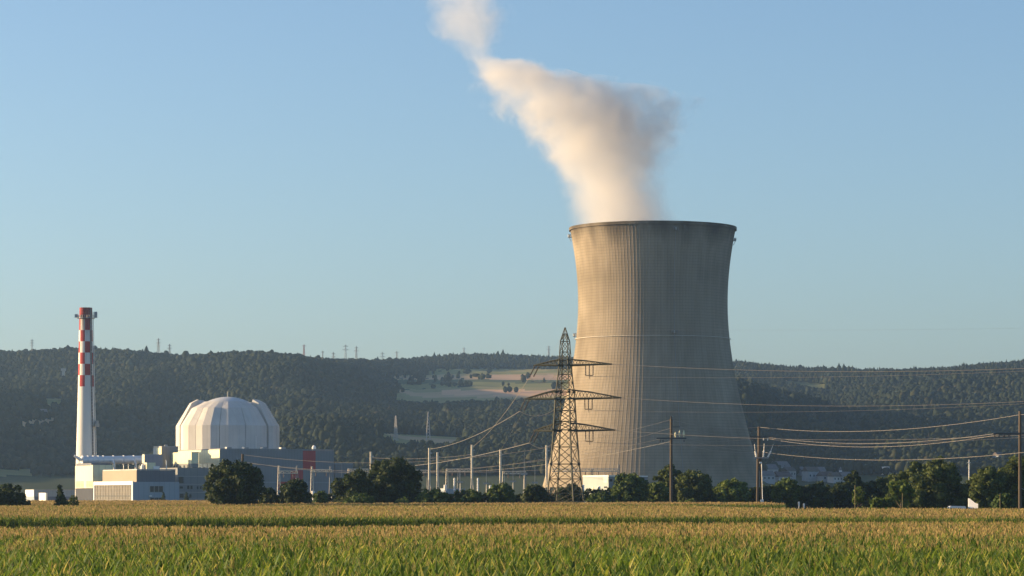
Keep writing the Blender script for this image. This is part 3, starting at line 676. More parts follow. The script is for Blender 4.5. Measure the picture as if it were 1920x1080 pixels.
# ------------------------------------------------------------------ plant buildings
B = math.radians(25.0); cB, sB = math.cos(B), math.sin(B)
class Bld:
    """a block with its near corner at photo column xc: left face runs back to xl (sunlit), right face to xr"""
    def __init__(s, name, label, xl, xc, xr, d, cat='building', z0=GP, group=None):
        s.d = d; s.X = wx(xc, d); s.z0 = z0
        kx = (xl - 960) / F; s.ll = (s.X - kx * d) / (sB + kx * cB)
        s.lr = s.rx(xr); s.root = thing(name, label, cat, (s.X, d, z0), B, group)
    def rx(s, px): kx = (px - 960) / F; return (kx * s.d - s.X) / (cB - kx * sB)        # along the right face
    def ly(s, px): kx = (px - 960) / F; return (s.X - kx * s.d) / (sB + kx * cB)        # along the left face
    def z(s, py, off=0.0): return wz(py, s.d + off) - s.z0
    def block(s, part, m, y0, y1, x=(0, None), y=(0, None)):
        x1 = s.lr if x[1] is None else x[1]; yy = s.ll if y[1] is None else y[1]
        return MB().box(x[0], x1, y[0], yy, y0, y1).build(part, m, s.root)
    def on_right(s, part, m, px0, px1, py0, py1, out=.12, par=None):
        return MB().box(s.rx(px0), s.rx(px1), -out, -.02 if out > 0 else .3, s.z(py1), s.z(py0)).build(part, m, par or s.root)
    def on_left(s, part, m, px0, px1, py0, py1, out=.12, par=None):
        a, b = s.ly(px1), s.ly(px0); return MB().box(-out, -.02, a, b, s.z(py1), s.z(py0)).build(part, m, par or s.root)
def parapet(b, m, z, x1, y1, x0=0, y0=0, h=.7, w=.4, name='parapet', out=.08):
    mb = MB(); mb.box(x0 - out, x1 + out, y0 - out, y0 + w, z, z + h); mb.box(x0 - out, x1 + out, y1 - w, y1 + out, z, z + h)
    mb.box(x0 - out, x0 + w, y0 + w, y1 - w, z, z + h); mb.box(x1 - w, x1 + out, y0 + w, y1 - w, z, z + h)
    return mb.build(name, m, b.root)

M_CREAM = clad('cream_cladding', (.74, .71, .47), 3.0, .05)
M_GREY = clad('grey_cladding', (.20, .205, .215), 1.5, .06)
M_BLUE = clad('pale_blue_cladding', (.25, .31, .37), 2.4, .05)
M_TAN = clad('tan_cladding', (.29, .23, .165), 2.0, .05)
M_CONC = mat('grey_concrete', (.36, .36, .36), var=.12, scale=.15)
M_PANEL = clad('concrete_panels', (.19, .20, .205), 3.2, .08)
M_RED = clad('red_cladding', (.42, .035, .04), 1.5, .06)
M_WHITE = mat('white_paint', (.80, .79, .76), var=.06, scale=.2, rough=.5)
M_GLASS = mat('dark_glass', (.012, .015, .018), rough=.2, var=.3, scale=.3, spec=.25)
M_GREENGLASS = mat('green_glazing', (.26, .34, .32), rough=.2, var=.15, scale=.2, spec=.6)
M_STEEL = mat('steel', (.30, .31, .32), rough=.5, metal=.4)
M_DARK = mat('dark_metal', (.06, .065, .07), rough=.6)

# turbine hall
tb = Bld('turbine_hall', 'long grey turbine hall with red stripe below the reactor dome', 323, 413, 626, 1450)
zt = tb.z(843)
tb.block('wall', [M_GREY], -.5, zt, x=(.0, tb.lr))
mb = MB(); mb.box(-.35, -.03, 0, tb.ll, tb.z(868), zt + .02); mb.box(-.35, -.03, 0, tb.ly(405), -.5, tb.z(868)); mb.box(-.35, -.03, tb.ly(357), tb.ll, tb.z(868), tb.z(868) + .5)
mb.box(-.35, -.03, tb.ly(405), tb.ly(360), -.5, tb.z(882)); mb.build('cream_facade', M_CREAM, tb.root)
wn = tb.on_left('window', M_GREENGLASS, 357, 404, 858, 881, out=.15)
for px in (365, 373, 381, 389, 397): yq = tb.ly(px); MB().box(-.26, -.151, yq - .12, yq + .12, tb.z(881), tb.z(858)).build('mullion', M_STEEL, wn)
tb.on_right('red_stripe', M_RED, 568, 591.5, 844, 879)
tb.on_right('red_stripe', M_RED, 545, 568, 881, 901)
tb.on_right('red_stripe', M_RED, 522, 545, 903, 919)
tb.on_right('light_band', clad('pale_band', (.24, .26, .29), 1.5, .05), 414, 625.5, 903.2, 905.2, out=.06)
parapet(tb, M_GREY, zt + .03, tb.lr, tb.ll, h=.5)
for px in (438, 470, 505, 540): x = tb.rx(px); MB().box(x - 1.2, x + 1.2, 6, 9, zt, zt + 1.4).build('roof_vent', M_STEEL, tb.root)
lo = MB()
lo.lathe([(.9, zt), (1.1, zt + 1.3), (.6, zt + 2.2), (0.05, zt + 2.5)], 10, c=(tb.rx(593), 3))
lo.build('roof_vent', M_WHITE, tb.root)
lw = Bld('hall_annex', 'lower grey annex fading behind the right end of the turbine hall', 620, 628, 662, 1500)
lw.block('wall', M_GREY, -.5, lw.z(870)); parapet(lw, M_STEEL, lw.z(870), lw.lr, lw.ll, h=.4)
lw.on_right('light_band', MATS['pale_band'], 629, 661, 903, 905, out=.06)
# left annex of the hall (cream, lower)
an = Bld('cream_annex', 'cream clad block under the left side of the reactor dome', 322, 359, 372, 1440)
an.block('wall', M_CREAM, an.z(869), an.z(849)); an.block('lower_wall', M_PANEL, -.5, an.z(869.2))
for px in (326, 331, 337, 345, 352): y = an.ly(px); MB().box(-.1, -.02, y - 1.6, y + .6, an.z(879), an.z(872)).build('window', M_GLASS, an.root)
parapet(an, M_CREAM, an.z(849) + .01, an.lr, an.ll, h=.4)

# reactor building
def reactor():
    D = 1530.0; root = thing('reactor_building', 'large pale domed reactor building with folded facets', 'reactor dome', (wx(427, D), D, GP))
    m = clad('reactor_shell', (.56, .54, .51), 4.0, .08, dark=.93, rough=.8); m2 = mat('reactor_dome', (.52, .53, .54), rough=.5, var=.1, scale=.1)
    z = lambda y: wz(y, D) - GP
    prof = []
    for k in range(15):
        a = math.pi / 2 * k / 14; prof.append((23.0 * math.cos(a) + .02, 29.9 + 23.0 * math.sin(a)))
    mb = MB(); mb.lathe([(23.0, -.5)] + prof, 64); o = mb.build('dome', m2, root, smooth=True)
    PR = [(24.8, -.5), (24.8, 38.2), (18.6, 49.6), (15.2, 51.4), (14.2, 49.2)]; PRF = [(24.8, -.5), (24.8, 38.2), (18.9, 47.0), (12.6, 50.3), (11.6, 49.9)]; inn = [(22.5, -.5), (22.5, 37.0), (17.4, 45.2), (12.2, 48.4), (11.4, 48.9)]
    N = 12; off = math.radians(-4)
    for k in range(N):
        a0 = 2 * math.pi * k / N + off; gap = math.radians(.25 if k not in (6, 11) else 3.6); st = [a0 + gap, a0 + math.radians(10), a0 + math.radians(20), a0 + math.radians(30) - gap]
        mb = MB(); g = random.Random(k); ear = k in (6, 11, 0, 5); pr = PR if ear else PRF; mid = g.uniform(-.35, .35)
        ring = []
        for i, a in enumerate(st):
            dr = [0, .75 + mid * .7, .6 - mid * .7, 0][i]; col = []
            for (r, zz) in pr: col.append(((r + (dr if zz < 48 else dr * .3)) * math.cos(a), (r + (dr if zz < 48 else dr * .3)) * math.sin(a), zz))
            for (r, zz) in reversed(inn): col.append((r * math.cos(a), r * math.sin(a), zz))
            ring.append(col)
        L = len(ring[0]); vs = [p for c in ring for p in c]; fs = []
        for i in range(3):
            for j in range(L): fs.append((i * L + j, (i + 1) * L + j, (i + 1) * L + (j + 1) % L, i * L + (j + 1) % L))
        fs.append(tuple(range(L - 1, -1, -1))); fs.append(tuple(3 * L + j for j in range(L)))
        mb.add(vs, fs); mb.build('shell_panel', m, root)
    MB().tube((0, 0, 52.8), (0, 0, 55.6), .12, .06).build('antenna', M_STEEL, root)
    mb = MB(); mb.tube((25.6 * math.cos(math.radians(-52)), 25.6 * math.sin(math.radians(-52)), 24), (25.6 * math.cos(math.radians(-52)), 25.6 * math.sin(math.radians(-52)), 33), .16); mb.build('vent_pipe', M_WHITE, root)
reactor()

# chimney
def chimney():
    D = 1480.0; root = thing('chimney', 'tall slender chimney with red and white checkered top', 'chimney', (wx(161.0, D), D, GP))
    s = D / F; zt = wz(577, D) - GP; z0 = -.5
    mw = mat('chimney_white', (.72, .70, .66), var=.07, scale=.15, stretch=(1, 1, .15)); mr = mat('chimney_red', (.36, .03, .03), var=.1, scale=.3)
    for m in (mw, mr):
        n_ = m.node_tree.nodes; l_ = m.node_tree.links; b_ = n_['Principled BSDF']; src = b_.inputs['Base Color'].links[0].from_socket
        tc = n_.new('ShaderNodeTexCoord'); mp = n_.new('ShaderNodeMapping'); mp.inputs['Scale'].default_value = (1, 1, .05); l_.new(tc.outputs['Object'], mp.inputs[0])
        nz = n_.new('ShaderNodeTexNoise'); nz.inputs['Scale'].default_value = .9; nz.inputs['Detail'].default_value = 5; l_.new(mp.outputs[0], nz.inputs['Vector'])
        sx = n_.new('ShaderNodeSeparateXYZ'); l_.new(tc.outputs['Object'], sx.inputs[0])
        mr_ = n_.new('ShaderNodeMapRange'); mr_.inputs[1].default_value = zt - 26; mr_.inputs[2].default_value = zt; mr_.inputs[3].default_value = -.15; mr_.inputs[4].default_value = .12; l_.new(sx.outputs[2], mr_.inputs[0])
        ad = n_.new('ShaderNodeMath'); ad.operation = 'ADD'; l_.new(nz.outputs[0], ad.inputs[0]); l_.new(mr_.outputs[0], ad.inputs[1])
        rp = n_.new('ShaderNodeValToRGB'); rp.color_ramp.elements[0].position = .45; rp.color_ramp.elements[1].position = .72; rp.color_ramp.elements[0].color = (1, 1, 1, 1); rp.color_ramp.elements[1].color = (.45, .42, .40, 1); l_.new(ad.outputs[0], rp.inputs[0])
        mx = n_.new('ShaderNodeMix'); mx.data_type = 'RGBA'; mx.blend_type = 'MULTIPLY'; mx.inputs[0].default_value = 1; l_.new(src, mx.inputs[6]); l_.new(rp.outputs[0], mx.inputs[7]); l_.new(mx.outputs[2], b_.inputs['Base Color'])
    rad = lambda z: float(np.interp(z, [0, zt * .55, zt], [5.3, 3.85, 3.05]))
    zb = wz(725, D) - GP; bands = [wz(577, D) - GP - (zt - zb) * k / 7 for k in range(8)]
    zl = [z0, zb * .15, zb * .3, zb * .5, zb * .7, zb * .85] + bands[::-1]; n = 64
    V = []; Fc = []; mi = []
    for z in zl:
        for i in range(n): a = 2 * math.pi * i / n; V.append((rad(max(z, 0)) * math.cos(a), rad(max(z, 0)) * math.sin(a), z))
    for j in range(len(zl) - 1):
        b = j - 6
        for i in range(n):
            Fc.append((j * n + i, j * n + (i + 1) % n, (j + 1) * n + (i + 1) % n, (j + 1) * n + i))
            seg = int(((i + .5) / n * 360 + 43) % 360 // 45); top = 6 - b
            mi.append(1 if (b >= 0 and ((seg + b) % 2 == 0 or top == 0)) else 0)
    k = len(V); rt = rad(zt) - .35
    for z in (zt, zt - 8):
        for i in range(n): a = 2 * math.pi * i / n; V.append((rt * math.cos(a), rt * math.sin(a), z))
    j = (len(zl) - 1) * n
    for i in range(n): Fc.append((j + i, j + (i + 1) % n, k + (i + 1) % n, k + i)); mi.append(1); Fc.append((k + i, k + (i + 1) % n, k + n + (i + 1) % n, k + n + i)); mi.append(0)
    o = np_mesh('shaft', np.array(V), [np.array(Fc)], [mw, mr], [np.array(mi)], parent=root, smooth=False)
    def platform(z, r, a0=0, a1=360):
        mb = MB(); st = 24; rr = rad(z)
        angs = [math.radians(a0 + (a1 - a0) * i / st) for i in range(st + 1)]
        for i in range(st):
            c0, s0, c1, s1 = math.cos(angs[i]), math.sin(angs[i]), math.cos(angs[i + 1]), math.sin(angs[i + 1])
            mb.add([(rr * c0, rr * s0, z), (r * c0, r * s0, z), (r * c1, r * s1, z), (rr * c1, rr * s1, z), (rr * c0, rr * s0, z - .25), (r * c0, r * s0, z - .25), (r * c1, r * s1, z - .25), (rr * c1, rr * s1, z - .25)], [(0, 1, 2, 3), (7, 6, 5, 4), (1, 5, 6, 2)])
            mb.tube((r * c0, r * s0, z), (r * c0, r * s0, z + 1.2), .07, n=4)
            for w in (.6, 1.2): mb.tube((r * c0, r * s0, z + w), (r * c1, r * s1, z + w), .07, n=4)
        return mb.build('platform', M_STEEL, root)
    pl = platform(wz(596, D) - GP, 4.4); zp = wz(596, D) - GP
    for a in (-8, -150, 100): 
        c = (4.9 * math.cos(math.radians(a)), 4.9 * math.sin(math.radians(a)))
        MB().box(c[0] - .7, c[0] + .7, c[1] - .6, c[1] + .6, zp, zp + (2.9 if a == -8 else 1.6)).build('equipment_box', M_STEEL, pl)
    p2 = platform(wz(799, D) - GP, 6.4, -40, 20); z2 = wz(799, D) - GP
    MB().box(4.6, 6.0, -1.6, .4, z2, z2 + 2.6).build('equipment_box', M_STEEL, p2)
    mb = MB()
    for z in np.arange(1, zt - 1, 1.6):
        a = math.radians(-38); r = rad(z) + .28; mb.box(r * math.cos(a) - .33, r * math.cos(a) + .33, r * math.sin(a) - .25, r * math.sin(a) + .25, z, z + 1.5)
    mb.build('ladder_cage', mat('ladder_grey', (.25, .22, .20), metal=.2), root)
    mb = MB(); mb.path([((rad(z) + .5) * math.cos(-.1), (rad(z) + .5) * math.sin(-.1), z) for z in np.linspace(2, zt - 2, 20)], .16); mb.build('conduit', M_WHITE, root)
chimney()

# louvred cream block at the chimney foot
lv = Bld('louvred_block', 'bright cream block with louvre rows at the chimney foot', 141, 174, 212, 1425)
lv.block('wall', M_CREAM, lv.z(915), lv.z(873)); lv.block('plinth', mat('shade_plinth', (.035, .04, .055)), -.5, lv.z(915.3), x=(.1, lv.lr - .1), y=(.1, lv.ll - .1))  # shade at the foot is put into the plinth's near-black colour
mb = MB(); ml = mat('louvre_grey', (.22, .20, .17))
for r in range(5):
    zz = lv.z(903 + r * 2.4)
    for (a, bq) in ((143, 151), (152, 157), (162, 166), (167, 173)): MB().box(-.1, -.02, lv.ly(bq), lv.ly(a), zz - .22, zz + .1).build('louvre', ml, lv.root)
lv.block('side_cladding', clad('slate_cladding', (.12, .13, .16), 2.0, .06), lv.z(912), lv.z(868), x=(.5, lv.lr), y=(4, lv.ll))
parapet(lv, M_CREAM, lv.z(873) + .01, lv.lr, 3.6, h=.3)

# duct from the chimney to the plant
def duct():
    D = 1450.0; a = P(153, 863, D); b = P(272, 862, D + 14); root = thing('flue_duct', 'long white cylindrical duct running right from the chimney', 'duct', a)
    b = b - a; r = 1.95; m = mat('duct_white', (.74, .74, .75), rough=.35, var=.05, scale=.3, metal=.2); mb = MB(); mb.tube((0, 0, 0), b, r, n=24); mb.build('pipe', m, root, smooth=False)
    mb = MB(); dd = b.normalized()
    for u in (.02, .1, .18, .26, .34, .5, .66, .82, .98): mb.tube(b * u - dd * .25, b * u + dd * .25, r + .25, n=24)
    mb.build('flange', m, root)
    mb = MB()
    for u in (.12, .4, .7, .95):
        p = b * u
        for s in (-1.6, 1.6): mb.tube((p.x + s * .6, p.y + s, 0), (p.x + s * .6, p.y + s, -(a.z - GP)), .22)
        mb.tube((p.x - .9, p.y - 1.6, -r - .2), (p.x + .9, p.y + 1.6, -r - .2), .2)
    mb.build('support', M_STEEL, root)
    mb = MB(); p = b * -.01
    mb.tube(p, p + Vector((-3.0, -1.0, 2.2)), .9, .5, 12); mb.build('elbow', m, root)
    for u in (.46, .80):
        p = b * u; mb = MB(); mb.path([p + Vector((0, -1.5, -.6)), p + Vector((1.2, -3.2, -.3)), p + Vector((2.0, -3.4, -1.6)), p + Vector((2.1, -3.4, -5.5))], .5, 10); mb.build('branch_pipe', m, root)
duct()

# front hall, pale blue and tan
fh = Bld('front_hall', 'low pale blue hall with tan upper storey nearest the corn', 177, 250.5, 336, 1370)
zm = fh.z(903.5); fh.block('wall', M_BLUE, -.5, zm)
fr = MB(); fr.box(-.5, -.03, 0, fh.ll, fh.z(909), zm + .3); fr.box(-.5, -.03, -.03, 1.6, -.5, fh.z(909)); fr.box(-.5, -.03, fh.ll - 1.2, fh.ll, -.5, fh.z(909)); fr.build('white_frame', M_WHITE, fh.root)
gl = fh.on_left('window_wall', mat('shaded_glazing', (.10, .09, .075), rough=.4, var=.3, scale=.25, col2=(.15, .135, .11)), 179, 247, 909.5, 943, out=.1)  # shade behind the frame is put into the brown glazing colour
mb = MB()
for px in np.arange(183, 247, 5.2): y = fh.ly(px); mb.box(-.25, -.101, y - .22, y + .22, fh.z(943), fh.z(909.5))
for py in (916, 923, 937): mb.box(-.24, -.101, fh.ly(247), fh.ly(179), fh.z(py) - .12, fh.z(py) + .12)
mb.build('mullion', mat('mullion_tan', (.21, .19, .16)), gl)
MB().box(-.22, -.101, fh.ly(247), fh.ly(179), fh.z(931), fh.z(929)).build('transom', M_DARK, gl)
for (y0, y1) in ((911.5, 923), (933, 942.5)):
    w = fh.on_right('window', M_GLASS, 281.5, 305.5, y0, y1, out=.06)
    mb = MB()
    for px in (281, 289, 297.5, 306): x = fh.rx(px); mb.box(x - .09, x + .09, -.14, -.061, fh.z(y1), fh.z(y0))
    mb.box(fh.rx(281), fh.rx(306), -.13, -.063, fh.z(y1) - .05, fh.z(y1) + .1); mb.build('window_frame', M_STEEL, w)
mb = MB(); x = fh.rx(281.5); mb.box(x - .5, x + .5, -.9, -.1, fh.z(931), fh.z(929)); mb.build('wall_lamp', M_WHITE, fh.root)
zu = fh.z(881.5); ox, oy = fh.rx(257), fh.ly(245)
MB().box(2.6, fh.lr - .8, 3.0, fh.ll - 5, zm, zu).build('upper_storey', clad('shaded_upper', (.09, .105, .135), 2.0, .05), fh.root)  # tan storey's shadow side: the shade is put into this darker colour
MB().box(2.35, 2.58, 3.0, fh.ll - 5, zm + .02, zu + .02).build('tan_facade', M_TAN, fh.root)
parapet(fh, M_STEEL, zu + .03, fh.lr - .8, fh.ll - 5, x0=2.6, y0=3.0, h=.5)
# roof plant on the front hall
for (px, py0, py1, w, lab, kind) in ((268, 869, 881, 2.2, 'white bulbous silo standing on the tan roof', 'silo'), (281, 867.5, 881, 2.6, 'cream roof cabin right of the white silo', 'cab'), (292, 874, 881, 1.8, 'small white roof unit beside the cream roof cabin', 'unit'), (312, 864, 881, .35, 'thin pale flue pipe standing on the roof', 'pipe')):
    d = 1385.0; z0 = zu + GP; r = thing('roof_' + {'silo': 'silo', 'cab': 'cabin', 'unit': 'unit', 'pipe': 'flue'}[kind], lab, 'roof equipment', (wx(px, d), d, z0), B)
    h = wz(py0, d) - z0
    if kind == 'silo':
        MB().lathe([(w * .42, 0), (w * .5, h * .12), (w * .5, h * .5), (w * .36, h * .78), (w * .12, h * .95), (.05, h)], 20).build('tank', M_WHITE, r, smooth=True); MB().tube((w * .5, 0, h * .3), (w * .75, 0, h * .75), .2).build('pipe', M_STEEL, r)
    elif kind == 'pipe': MB().tube((0, 0, 0), (0, 0, h), w * .6, n=10).build('pipe', M_WHITE, r); MB().tube((0, 0, h), (0, 0, h + .4), w * .9, n=10).build('cap', M_STEEL, r)
    else:
        MB().box(-w * .8, w * .8, -w * .7, w * .7, 0, h).build('casing', M_CREAM if kind == 'cab' else M_WHITE, r); MB().box(-w * .8 - .1, -w * .8 - .01, -w * .4, w * .4, h * .2, h * .8).build('louvre', ml, r)

# boxes behind the front hall
b1 = Bld('plant_block', 'mauve grey block right of the white duct', 267, 271.5, 305, 1440)
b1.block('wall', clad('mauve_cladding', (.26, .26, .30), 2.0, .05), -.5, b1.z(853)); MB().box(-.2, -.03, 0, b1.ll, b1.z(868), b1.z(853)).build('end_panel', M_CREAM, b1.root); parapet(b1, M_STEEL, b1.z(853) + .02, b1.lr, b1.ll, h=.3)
b2 = Bld('stair_tower', 'brownish grey tower block left of the reactor dome', 288, 303.5, 334, 1465)
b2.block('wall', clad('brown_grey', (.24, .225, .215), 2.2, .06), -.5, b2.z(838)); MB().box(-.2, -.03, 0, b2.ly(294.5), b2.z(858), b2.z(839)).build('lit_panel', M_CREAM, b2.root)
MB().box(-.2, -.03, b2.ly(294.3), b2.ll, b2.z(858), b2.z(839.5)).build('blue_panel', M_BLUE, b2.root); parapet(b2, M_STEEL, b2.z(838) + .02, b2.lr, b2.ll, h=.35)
MB().lathe([(.9, b2.z(838)), (.9, b2.z(834)), (.3, b2.z(833))], 12, c=(3, 3)).build('roof_vent', M_STEEL, b2.root)
b3 = Bld('panel_building', 'grey concrete panel building with small windows behind the pale blue hall', 300, 333, 391, 1410)
b3.block('wall', M_PANEL, -.5, b3.z(879)); parapet(b3, M_PANEL, b3.z(879) + .02, b3.lr, b3.ll, h=.5)
for (p0, p1, y0, y1) in ((335, 344, 894, 906), (351, 355, 910.5, 917), (357, 361, 910.5, 917), (337, 343, 912, 916), (337, 344, 926, 933), (369, 372, 912, 917), (375, 378, 912, 917), (355, 359, 927, 933), (337, 343, 939, 943), (357, 361, 939, 943)):
    w = b3.on_right('window', M_GLASS, p0, p1, y0, y1, out=.06)
mb = MB()
for py in (893, 908, 923, 936): mb.box(0, b3.lr, -.1, -.02, b3.z(py) - .12, b3.z(py) + .12)
mb.build('storey_band', M_CONC, b3.root)
for px in (364, 368, 376, 384): x = b3.rx(px); MB().box(x - .5, x + .5, 1, 2.2, b3.z(879), b3.z(876)).build('roof_vent', M_DARK, b3.root)
# far left low buildings
fl = Bld('low_depot', 'long low pale blue depot at the far left behind the trees', 48, 64, 141, 1520)
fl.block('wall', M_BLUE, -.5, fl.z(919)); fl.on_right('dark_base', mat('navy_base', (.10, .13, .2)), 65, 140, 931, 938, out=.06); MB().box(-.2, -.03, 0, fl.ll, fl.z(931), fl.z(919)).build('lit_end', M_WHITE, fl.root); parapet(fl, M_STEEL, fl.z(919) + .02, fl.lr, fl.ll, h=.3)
f2 = Bld('white_container', 'small white container in front of the low depot', 73, 86, 89, 1480)
f2.block('body', M_WHITE, -.3, f2.z(924.5)); MB().box(-.08, -.02, .5, f2.ll - .5, .1, f2.z(926)).build('door', mat('container_door', (.7, .69, .66)), f2.root); parapet(f2, M_STEEL, f2.z(924.5) + .01, f2.lr, f2.ll, h=.15, w=.15)

# control building right of the pylon
cb = Bld('control_building', 'white metal substation building right of the lattice pylon', 1093, 1141, 1159, 1010)
zc = cb.z(893.5); MW = clad('white_metal', (.30, .34, .34), .9, .06)
cb.block('wall', MW, -.5, zc); parapet(cb, mat('bright_trim', (.8, .78, .65)), zc, cb.lr, cb.ll, h=.45)
mb = MB(); mb.box(-.1, -.02, cb.ly(1140), cb.ly(1132), cb.z(905), cb.z(894)); mb.build('cream_panel', M_CREAM, cb.root)
for (a, bq) in ((1122, 1125), (1110, 1113)): cb.on_left('door', mat('rust_door', (.35, .12, .08)) if a == 1122 else M_CREAM, a, bq, 912, 924)
cb.on_left('window', M_GLASS, 1133, 1138.5, 912, 915); cb.on_right('window', M_GLASS, 1143, 1148, 898, 903, out=.06); cb.on_right('shaded_wall', M_PANEL, 1142, 1158.5, 895, 930, out=.04)  # shade on the right face is painted as a darker sheet
dh = Bld('dark_hall', 'low dark shed whose roofline runs behind the bushy tree', 1166, 1170, 1214, 1040)
dh.block('wall', M_PANEL, -.5, dh.z(894)); parapet(dh, M_WHITE, dh.z(894) + .02, dh.lr, dh.ll, h=.35)
MB().tube((dh.rx(1190), 2, dh.z(894)), (dh.rx(1185), 2, dh.z(888)), .12).build('roof_strut', M_WHITE, dh.root)
lb = Bld('blue_shed', 'low pale blue shed behind the substation shrubs', 826, 832, 872, 1100)
lb.block('wall', M_BLUE, -.5, lb.z(917)); parapet(lb, M_STEEL, lb.z(917) + .02, lb.lr, lb.ll, h=.2)

# ------------------------------------------------------------------ substation
M_MAST = mat('mast_concrete', (.62, .56, .46), var=.1, scale=.6)
def mast(px, ytop, d, label, w=.75):
    root = thing('substation_mast', label, 'mast', (wx(px, d), d, GP), .3, 'tall pale masts of the substation'); h = wz(ytop, d) - GP
    MB().box(-w * .42, w * .42, -w * .3, w * .3, h * .45, h).build('mast_top', M_MAST, root)
    for s in (-1, 1): MB().tube((s * w * 1.15, 0, -.3), (s * w * .25, 0, h * .46), w * .26, w * .22, 6).build('leg', M_MAST, root)
    mb = MB()
    for u in (.12, .24, .36): q = w * (1.15 - 2.0 * u); mb.tube((-q, 0, h * u), (q, 0, h * u), w * .14)
    mb.build('brace', M_MAST, root); MB().box(w * .42, w * 1.3, -.15, .15, h * .9, h * .925).build('lamp_bracket', M_STEEL, root)
for a in ((695.5, 847, 1080, 'short pale mast rising behind the wide dark tree group'), (805, 840, 1060, 'pale mast right of the wide dark tree group, left of a close pair'), (820.5, 848, 1110, 'shorter mast, right one of the close pair'), (885, 834, 1050, 'tallest pale substation mast'),
          (938.5, 843, 1060, 'pale mast between the tallest mast and the pylon'), (1025, 835, 1070, 'pale mast just left of the lattice pylon')): mast(*a)
def gantry(x0, x1, y, d, posts, label, top=None):
    root = thing('substation_gantry', label, 'gantry', (wx(x0, d), d, GP), 0, 'steel gantries of the substation'); L = (x1 - x0) * d / F; z = wz(y, d) - GP; hh = .9; mb = MB()
    for (dy, dz) in ((-.5, 0), (.5, 0), (-.5, hh), (.5, hh)): mb.tube((0, dy, z + dz), (L, dy, z + dz), .13, n=4)
    k = max(3, int(L / 1.4))
    for i in range(k):
        a, b = L * i / k, L * (i + 1) / k
        for dy in (-.5, .5): mb.tube((a, dy, z), (b, dy, z + hh), .08, n=4); mb.tube((b, dy, z), (b, dy, z + hh), .08, n=4)
        mb.tube((a, -.5, z + hh), (b, .5, z + hh), .08, n=4)
    mb.build('beam', M_MAST, root)
    for q, px in enumerate(posts):
        x = (px - x0) * d / F; m2 = MB(); zt = z + hh + (top if top and q in (0, len(posts) - 1) else .2)
        for s in (-1, 1): m2.tube((x + s * .7, 0, -.3), (x + s * .22, 0, zt), .17, .13, 4)
        for u in np.arange(.06, .96, .09): m2.tube((x - .7 + .48 * u, 0, zt * u), (x + .7 - .48 * (u + .08), 0, zt * (u + .08)), .06, n=4)
        m2.build('post', M_MAST if q == 0 else mat('gantry_grey', (.25, .25, .25)), root)
    n = max(2, int(L / 4))
    for i in range(n):
        m3 = MB(); x = L * (i + .5) / n; m3.lathe([(.12, z - 1.6), (.2, z - 1.3), (.12, z - 1.0), (.2, z - .7), (.1, z)], 8, c=(x, .2))
        m3.build('insulator', mat('insulator_brown', (.16, .11, .08), rough=.3), root)
gantry(523, 558, 887.5, 1150, (523, 557), 'gantry with white post in front of the turbine hall', 2.0)
gantry(582, 622, 885, 1150, (585, 620), 'gantry below the tall red stripe of the turbine hall', 1.2)
gantry(652, 690, 884, 1130, (654, 690), 'gantry left behind the wide dark tree group')
gantry(770, 803, 886, 1130, (772, 803), 'gantry just right of the wide dark tree group')
gantry(836, 884, 884, 1120, (838, 860), 'gantry left of the tallest mast')
gantry(942, 986, 888.5, 1120, (944, 984), 'gantry between the tallest mast and the pylon')
gantry(1035, 1160, 884, 1090, (1072, 1110, 1160), 'long gantry behind the lattice pylon ending in a pale post', 1.6)
for (px, yt, yb, lab, r) in ((835, 909, 920, 'white bushing pot beside the close pair of masts', .55), (920.5, 910, 925, 'white bushing pot under the fourth mast', .65), (587, 921, 928, 'bright white lamp globe right of the ball-shaped tree', .5), (622, 926, 931, 'small white insulator at the turbine hall foot', .45),
                             (633, 924, 930, 'small white insulator left behind the wide tree group', .4), (1092.5, 909, 927, 'white cabinet post at the right pylon foot', .6), (852, 896, 920, 'grey disconnector post left of the tallest mast', .3), (896, 896, 921, 'grey disconnector post right of the tallest mast', .3), (1123, 912, 926, 'white insulator post before the control building', .55)):
    d = 990.0; root = thing('insulator_post', lab, 'insulator', (wx(px, d), d, GP), 0, 'white posts of the substation'); h = wz(yt, d) - GP; hb = wz(yb, d) - GP
    pr = [(r * .7, hb)]
    for k in range(5): z = hb + (h - hb) * (k + .5) / 5; pr += [(r, z - .08), (r, z + .08), (r * .72, z + .2)]
    MB().lathe(pr + [(r * .5, h)], 12).build('insulator', M_WHITE, root); MB().tube((0, 0, -.3), (0, 0, hb), r * .35).build('stand', M_STEEL, root)

for (px, yt, d, lab) in ((983, 848, 1075, 'thin steel rod mast between the fourth mast and the pylon'), (863, 874, 1090, 'thin steel rod mast left of the tallest pale mast'), (912, 878, 1090, 'thin steel rod mast right of the tallest pale mast'), (962, 872, 1100, 'thin steel rod mast just right of the fourth mast'),
                         (1003, 876, 1100, 'thin steel rod mast left of the mast by the pylon'), (760, 872, 1100, 'thin steel rod mast rising behind the taller wide tree'), (640, 868, 1120, 'thin steel rod mast at the right end of the turbine hall')):
    root = thing('rod_mast', lab, 'mast', (wx(px, d), d, GP), 0, 'thin rod masts of the substation'); h = wz(yt, d) - GP
    MB().tube((0, 0, -.3), (0, 0, h * .6), .2, .14, 6).build('shaft', M_MAST, root); MB().tube((0, 0, h * .6), (0, 0, h), .1, .06, 5).build('rod', M_STEEL, root)
    MB().box(-1.1, 1.1, -.12, .12, h * .58, h * .62).build('cross_arm', M_STEEL, root)

